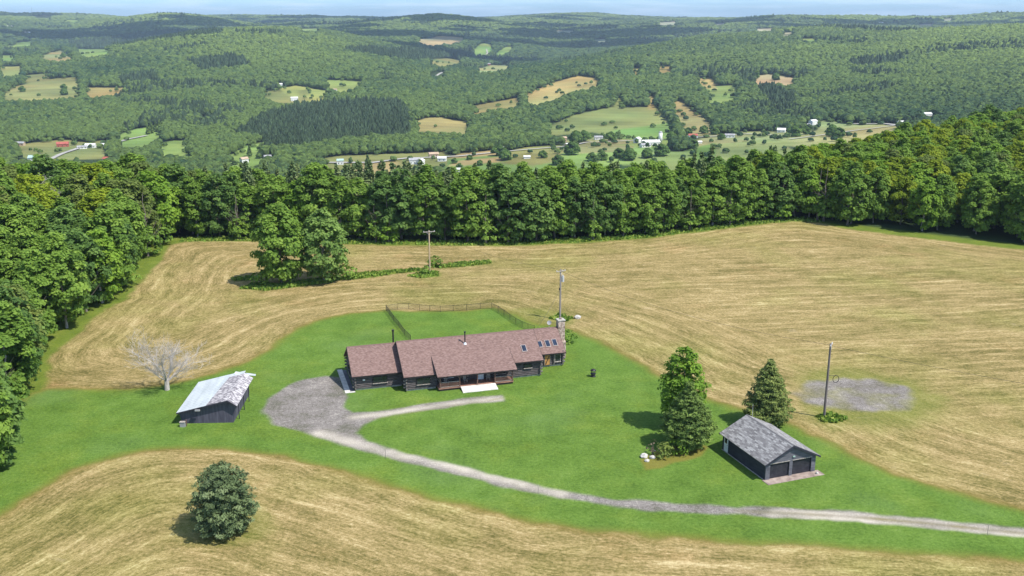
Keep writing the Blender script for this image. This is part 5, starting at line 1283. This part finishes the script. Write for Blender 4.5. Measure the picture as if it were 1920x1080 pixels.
for nm, u in (('side_wall', 0), ('side_wall', W)):
    b = MB(); z = .05
    s = -1 if u == 0 else 1
    while z < zt - .05:
        b.prism([(u + s * .035, .10, z), (u + s * .005, .10, min(z + .17, zt)), (u - s * .1, .10, min(z + .17, zt)), (u - s * .1, .10, z)], (0, D_ - .1, 0)); z += .17
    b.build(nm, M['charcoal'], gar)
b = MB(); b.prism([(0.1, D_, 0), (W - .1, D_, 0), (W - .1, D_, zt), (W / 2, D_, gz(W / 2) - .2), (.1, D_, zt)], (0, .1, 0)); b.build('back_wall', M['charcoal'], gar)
for u0, u1 in DOORS:
    d = MB()
    for k in range(4): d.box(u0 + .02, u1 - .02, .14 + .004 * (k % 2), .2, .06 + k * .515, .06 + k * .515 + .505)
    dd = d.build('garage_door', M['doorpanel'], gar)
    MB().box(u0 - .03, u1 + .03, -.05, .12, 2.06, 2.14).build('lintel', M['weathered'], dd)
MB().box(3.78, 4.1, -.16, -.04, 2.55, 2.68).build('number_plate', M['fargreen'], gar)
sd = MB().box(-.09, -.035, 8.35, 9.25, .08, 2.1).build('side_door', M['white'], gar)
MB().box(-.105, -.088, 8.55, 9.05, 1.25, 1.9).build('pane', M['glass'], sd); MB().box(-.13, -.09, 8.44, 8.5, 1.0, 1.08).build('handle', M['black'], sd)
MB().box(-.35, W + .55, -1.25, .12, -.05, .06).build('front_slab', M['brownslab'], gar)
MB().box(-.14, -.02, .3, D_, -.1, .05).build('foundation', M['foundation'], gar)
MB().tube((W / 2 + .9, D_ + .35, 2.2), (W / 2 + .9, D_ + .35, 5.6), .03, .02, 6).tube((W / 2 + .9, D_ + .1, 3.0), (W / 2 + .9, D_ + .36, 3.0), .02, .02, 5).build('antenna', M['galv'], gar)
p = GO + Vector((math.cos(GR) * 7.1 + math.sin(GR) * .75, math.sin(GR) * 7.1 - math.cos(GR) * .75, .06))
b = MB(); b.ring((0, 0, 0), [(.16, 0), (.2, .1), (.15, .2), (.02, .24)], 8); o = b.build('pale_stone', M['rock'], None, p, 0, True); tag(o, 'pale stone lying at the right corner of the garage slab', 'stone')

# ---- the shed
SO = Vector((-46.0, 128.2, 0)); SR = R(2.8)
shed = thing('shed', 'low dark shed with half tin, half weathered shingle roof', 'shed', SO, SR)
RU, RZ_, LU, LZ, EU, EZ = 6.4, 3.5, -.75, 1.78, 7.7, 2.62; DP = 11.2
sl = (RZ_ - LZ) / (RU - LU)
szl = lambda u: LZ + sl * (u - LU)
b = MB(); b.slab((LU, -.45, LZ), (RU, -.45, RZ_), (RU, DP + .4, RZ_), (LU, DP + .4, LZ), .08)
tin = b.build('tin_roof', M['tin'], shed)
b = MB()
for k in range(17):                                                 # standing seams
    v = -.4 + k * (DP + .7) / 16; b.prism([(LU, v, szl(LU) + .001), (4.2, v, szl(4.2) + .001), (4.2, v, szl(4.2) + .035), (LU, v, szl(LU) + .035)], (0, .035, 0))
b.build('seam', M['tin'], tin)
b = MB(); b.slab((3.4, -.47, szl(3.4) + .05), (RU, -.47, RZ_ + .05), (RU, DP - 1.0, RZ_ + .05), (4.3, DP - 1.0, szl(4.3) + .05), .045); b.build('shingle_roof', M['old_shingle'], shed)
b = MB(); b.slab((RU, -.47, RZ_ + .05), (EU, -.47, EZ + .05), (EU, DP - .6, EZ + .05), (RU, DP - .6, RZ_ + .05), .09); b.build('shingle_roof', M['old_shingle'], shed)
b = MB(); b.slab((RU - 1.6, DP - .2, RZ_ - .25), (EU + .2, DP + .1, EZ + .15), (EU + .1, DP + .9, EZ + .1), (RU - 1.6, DP + .9, RZ_ - .3), .05); b.build('tin_roof', M['tin'], shed)
b = MB(); b.prism([(-.1, 0, -.1), (6.9, 0, -.1), (7.45, 0, 2.5), (RU, 0, RZ_ - .13), (-.5, 0, szl(-.5) - .12)], (0, .12, 0)); b.build('front_wall', M['shedwall'], shed)
b = MB()
for a_, c_ in (((LU, LZ), (RU, RZ_)), ((RU, RZ_), (EU, EZ))):
    b.prism([(a_[0], -.5, a_[1] + .0), (c_[0], -.5, c_[1] + .0), (c_[0], -.5, c_[1] - .2), (a_[0], -.5, a_[1] - .2)], (0, .05, 0))
b.build('barge_board', M['charcoal'], shed)
MB().box(6.8, 6.92, .13, DP - 1, -.1, 2.9).build('side_wall', M['shedwall'], shed); MB().box(-.1, .02, .13, DP, -.1, 1.78).build('side_wall', M['shedwall'], shed)
b = MB(); b.prism([(0, DP, -.1), (6.8, DP, -.1), (6.8, DP, 2.9), (RU, DP, 3.3), (0, DP, 1.8)], (0, .1, 0)); b.build('back_wall', M['shedwall'], shed)
for v in (1.2, 4.5, 7.8): MB().box(7.42, 7.52, v, v + .1, -.1, 2.62).build('post', M['charcoal'], shed)
MB().box(1.9, 2.6, -.72, -.52, szl(2.2) - .42, szl(2.2) - .22).build('junction_box', M['fargrey'], shed)
p = flat(343, 800); o = thing('utility_box', 'small green grey cabinet by the left front corner of the shed', 'cabinet', p)
MB().box(-.35, .35, -.2, .2, 0, .7).build('body', M['fargrey'], o); MB().box(-.4, .4, -.25, .25, .7, .75).build('lid', M['weathered'], o); MB().box(.42, .52, .1, .2, 0, .95).build('post', M['porch_wood'], o)

# ---- fence round the back lawn
fence = thing('wire_fence', 'dark wire mesh fence round the back lawn behind the log house', 'fence', at(723, 580))
FO = fence.location.copy()
FP = [(770, 640), (759, 629), (748, 614), (738, 602), (731, 592), (724, 583), (745, 580.5), (766.5, 579.7), (787, 582), (806, 583.6), (826, 584.8), (850, 583.4), (875, 582), (901, 579.5), (922, 578.8), (934, 585), (945, 592), (956, 600), (967, 607.5), (979, 614), (990, 618.5), (1002, 622)]
FW = [at(*q) for q in FP]
post = MB(); rail = MB(); mesh = MB()
for i, p in enumerate(FW):
    l_ = p - FO; MB().tube(l_ - Vector((0, 0, .2)), l_ + Vector((0, 0, 1.22)), .038, .038, 6).build('post', M['black'], fence)
for i in range(len(FW) - 1):
    a, c = FW[i] - FO, FW[i + 1] - FO; up = Vector((0, 0, 1)); rail = MB(); rail.tube(a + up * 1.17, c + up * 1.17, .026, .026, 5); rl = rail.build('rail', M['black'], fence)
    n = max(4, int((c - a).length / .13)); w = MB(); s = (c - a).normalized().cross(up) * .006
    for k in range(n + 1):
        for q0, q1, z0, z1 in ((k / n, k / n, .03, 1.16),):
            p0 = a.lerp(c, q0); w.prism([p0 - s + up * z0, p0 + s + up * z0, p0 + s + up * z1, p0 - s + up * z1], (c - a).normalized() * .016)
    for k in range(9): z0 = .05 + k * .135; w.tube(a + up * z0, c + up * z0, .006, .006, 3, cap=False)
    w.build('wire_mesh', M['black'], fence)

# ---- poles and wires
def tall(p, py):
    lo, hi = 0.0, 30.0
    for _ in range(40):
        m_ = (lo + hi) / 2
        if project(p.x, p.y, p.z + m_)[1] > py: lo = m_
        else: hi = m_
    return lo
def upole(px, py, top, material, label, arm=1.2, armrot=0.0, armz=.25):
    p = at(px, py); H = tall(p, top); o = thing('utility_pole', label, 'utility pole', p - Vector((0, 0, .1)), armrot)
    MB().tube((0, 0, 0), (0, 0, H), .19, .13, 10).build('post', material, o)
    MB().box(-arm, arm, -.17, -.05, H - armz - .14, H - armz).build('crossarm', M['weathered'], o)
    for s in (-arm * .88, 0 if arm > 1 else arm * .4, arm * .88):
        MB().ring((s, -.11, H - armz + .002), [(.03, 0), (.06, .04), (.03, .09), (.055, .13), (.01, .19)], 8).build('insulator', M['white'], o)
    b = MB(); b.tube((-.5 * arm, -.08, H - armz - .1), (0, -.14, H - armz - .75), .02, .02, 4); b.tube((.5 * arm, -.08, H - armz - .1), (0, -.14, H - armz - .75), .02, .02, 4); b.build('brace', M['galv'], o)
    return o, p, H
p3 = upole(806, 511, 431, M['pole_pale'], 'pale new utility pole with crossarm in the upper hayfield', 1.35, .35)
p2 = upole(1050, 599, 504, M['pole_grey'], 'grey utility pole with transformer behind the log house', 1.0, .5)
o, p, H = p2
tr_ = MB().tube((.42, -.1, H - 2.4), (.42, -.1, H - 1.35), .27, .27, 12).build('transformer', M['galv'], o)
MB().ring((.42, -.1, H - 1.348), [(.28, 0), (.2, .1), (.02, .14)], 12).build('lid', M['fargrey'], tr_); MB().tube((.42, -.1, H - 1.25), (.42, -.1, H - .95), .05, .03, 6).build('bushing', M['white'], tr_)
MB().box(-.28, -.12, -.12, .12, H - 3.95, H - 3.6).build('meter_box', M['black'], o)
p1 = upole(1545, 783, 643, M['pole_dark'], 'tall dark utility pole with a cable coil beside the gravel patch', .75, 1.1, .12)
o, p, H = p1
b = MB(); zc = tall(p, 706); inv = Matrix.Rotation(-1.1, 3, 'Z')
cc = inv @ Vector((1.25, .2, 0)); n = 20
for k in range(n):
    a, c = 2 * math.pi * k / n, 2 * math.pi * (k + 1) / n
    f_ = lambda t: Vector((cc.x, cc.y, zc - .35)) + (inv @ Vector((1, 0, 0))) * .42 * math.cos(t) + Vector((0, 0, .52 * math.sin(t)))
    b.tube(f_(a), f_(c), .045, .045, 6, cap=False)
b.build('cable_coil', M['black'], o); MB().tube((0, 0, zc + .25), (cc.x, cc.y, zc + .2), .025, .025, 5).build('coil_bracket', M['black'], o)
def wire(a, c, sag, r_, label, grp=None):
    b = MB(); n = 18; f_ = lambda t: a.lerp(c, t) - Vector((0, 0, sag * 4 * t * (1 - t)))
    for k in range(n): b.tube(f_(k / n), f_((k + 1) / n), r_, r_, 4, cap=False)
    tag(b.build('overhead_wire', M['black']), label, 'wire', grp)
T3, T2, T1 = [q[1] + Vector((0, 0, q[2])) for q in (p3, p2, p1)]
up = Vector((0, 0, 1))
wire(T3, T2 - up * .1, 1.4, .018, 'thin overhead wire from the pale pole to the transformer pole')
wire(T3 - up * .6, T3 + Vector((-62, 34, -3)), 1.5, .018, 'thin overhead wire from the pale pole back into the tree line')
wire(T2 - up * 3.7, Hm @ Vector((31, 5.9, 5.4)), .4, .022, 'black service wire from the transformer pole down to the house ridge')
wire(T2 - up * .4, T1 - up * .3, 1.6, .02, 'long overhead wire from the transformer pole to the dark pole by the gravel patch')
wire(T1 - up * .4, T1 + Vector((62, -30, -1.5)), 1.3, .02, 'overhead wire running from the dark pole out over the right hayfield')

# ---- small things in the yard
def stake(px, py, top, lab):
    p = at(px, py); H = tall(p, top); o = thing('drive_marker', lab, 'marker', p, 0, 'thin marker stakes along the drive')
    MB().tube((0, 0, -.1), (0, 0, H), .022, .022, 5).build('rod', M['pole_dark'], o); MB().tube((0, 0, H - .22), (0, 0, H), .034, .034, 6).build('reflector', M['weathered'], o)
stake(723, 860, 841, 'thin marker stake at the drive nearest the parking area'); stake(1009, 926, 909, 'thin marker stake halfway along the drive below the lawn'); stake(1851, 1004, 984, 'thin marker stake at the far right end of the drive')
p = at(1112, 706); o = thing('fire_pit', 'black covered metal fire pit standing alone on the lawn', 'fire pit', p)
MB().ring((0, 0, 0), [(.42, 0), (.44, .1), (.30, .16), (.38, .42), (.46, .52), (.44, .56), (.02, .46)], 16).build('bowl', M['black'], o, smooth=True)
for k in range(4):
    a = k * 1.5708 + .6; MB().tube((.40 * math.cos(a), .40 * math.sin(a), .5), (.40 * math.cos(a), .40 * math.sin(a), 1.0), .025, .025, 5).build('post', M['black'], o)
MB().ring((0, 0, 1.0), [(.47, 0), (.44, .08), (.25, .24), (.08, .30), (.02, .34)], 16).build('lid', M['black'], o, smooth=True)
def rock(px, py, s, lab, grp=None):
    p = at(px, py); v, f = ico(2); r_ = np.random.default_rng(int(px * 7 + py)); v = v * (1 + r_.uniform(-.16, .16, (len(v), 1))) * np.array([s, s * .8, s * .6]) + np.array([0, 0, s * .3])
    o = link('rock', npmesh('rock', v, f, M['rock']), None, p); tag(o, lab, 'rock', grp)
rock(1083, 597, .7, 'pale rock in the dry field right of the transformer pole')
rock(1207, 857, .55, 'largest pale rock at the left end of the bush bed'); rock(1213, 865, .35, 'white rock in front of the largest rock by the bush bed'); rock(1223, 859, .42, 'grey rock below the brown shrub in the bush bed'); rock(1227, 847, .22, 'small white rock up against the brown shrub')
# ------------------------------------------------------------------ fair weather clouds high over the far hills; their shade lies on the land below
m_, ns_, l_, b_ = mat('cloud_white', 1.0, 0.0); b_.inputs['Base Color'].default_value = (0.9, 0.9, 0.92, 1)
ALT = 1500.0; off = Vector((sdir.x, sdir.y, 0)).normalized() * (ALT / math.tan(SUN_EL))
for px, py, D, w, dp, seed in ((100, 45, 5400, 1300, 900, 1), (520, 52, 6300, 1300, 1300, 2), (930, 55, 6200, 1300, 1300, 3), (1350, 55, 6000, 1200, 1000, 4), (1780, 55, 6100, 1200, 1100, 5), (760, 70, 4300, 500, 300, 6), (300, 30, 9800, 3200, 1500, 7), (1100, 30, 9800, 3200, 1500, 8), (1750, 30, 9600, 2200, 1500, 9)):  # cover widened and farthest clouds added, out of view, to darken the far ridges
    u = (px - 960) / F; c = Vector((u * D, D, ALT)) + off
    r_ = np.random.default_rng(seed); v, f = ico(2); Vs = []; Fs = []; n_ = 0
    for k in range(30 if D < 9000 else 90):
        a, q = r_.uniform(0, 6.28), r_.uniform(0, 1) ** .5; rr = r_.uniform(60, 210)
        Vs.append(v * np.array([rr * 1.5, rr, rr * .4]) * (1 + r_.uniform(-.1, .1, (len(v), 1))) + np.array([math.cos(a) * q * w, math.sin(a) * q * dp, r_.uniform(-50, 60)])); Fs.append(f + n_); n_ += len(v)
    tag(link('cloud', npmesh('cloud', np.vstack(Vs), np.vstack(Fs), m_, True), loc=c), kind='structure')
# ------------------------------------------------------------------ the air between here and the far ridges
hzm = bpy.data.materials.new('haze'); hzm.use_nodes = True; hn = hzm.node_tree.nodes; hl = hzm.node_tree.links; hn.clear()
ho = hn.new('ShaderNodeOutputMaterial'); hv = hn.new('ShaderNodeVolumePrincipled')
hv.inputs['Color'].default_value = (0.62, 0.80, 1.0, 1); hv.inputs['Density'].default_value = 0.000052; hv.inputs['Anisotropy'].default_value = 0.1
hl.new(hv.outputs[0], ho.inputs['Volume'])
hb = MB().box(-22000, 22000, -400, 18500, -260, 160); hzo = hb.build('haze', hzm); tag(hzo, kind='stuff', label='thin blue summer haze hanging over the whole valley')
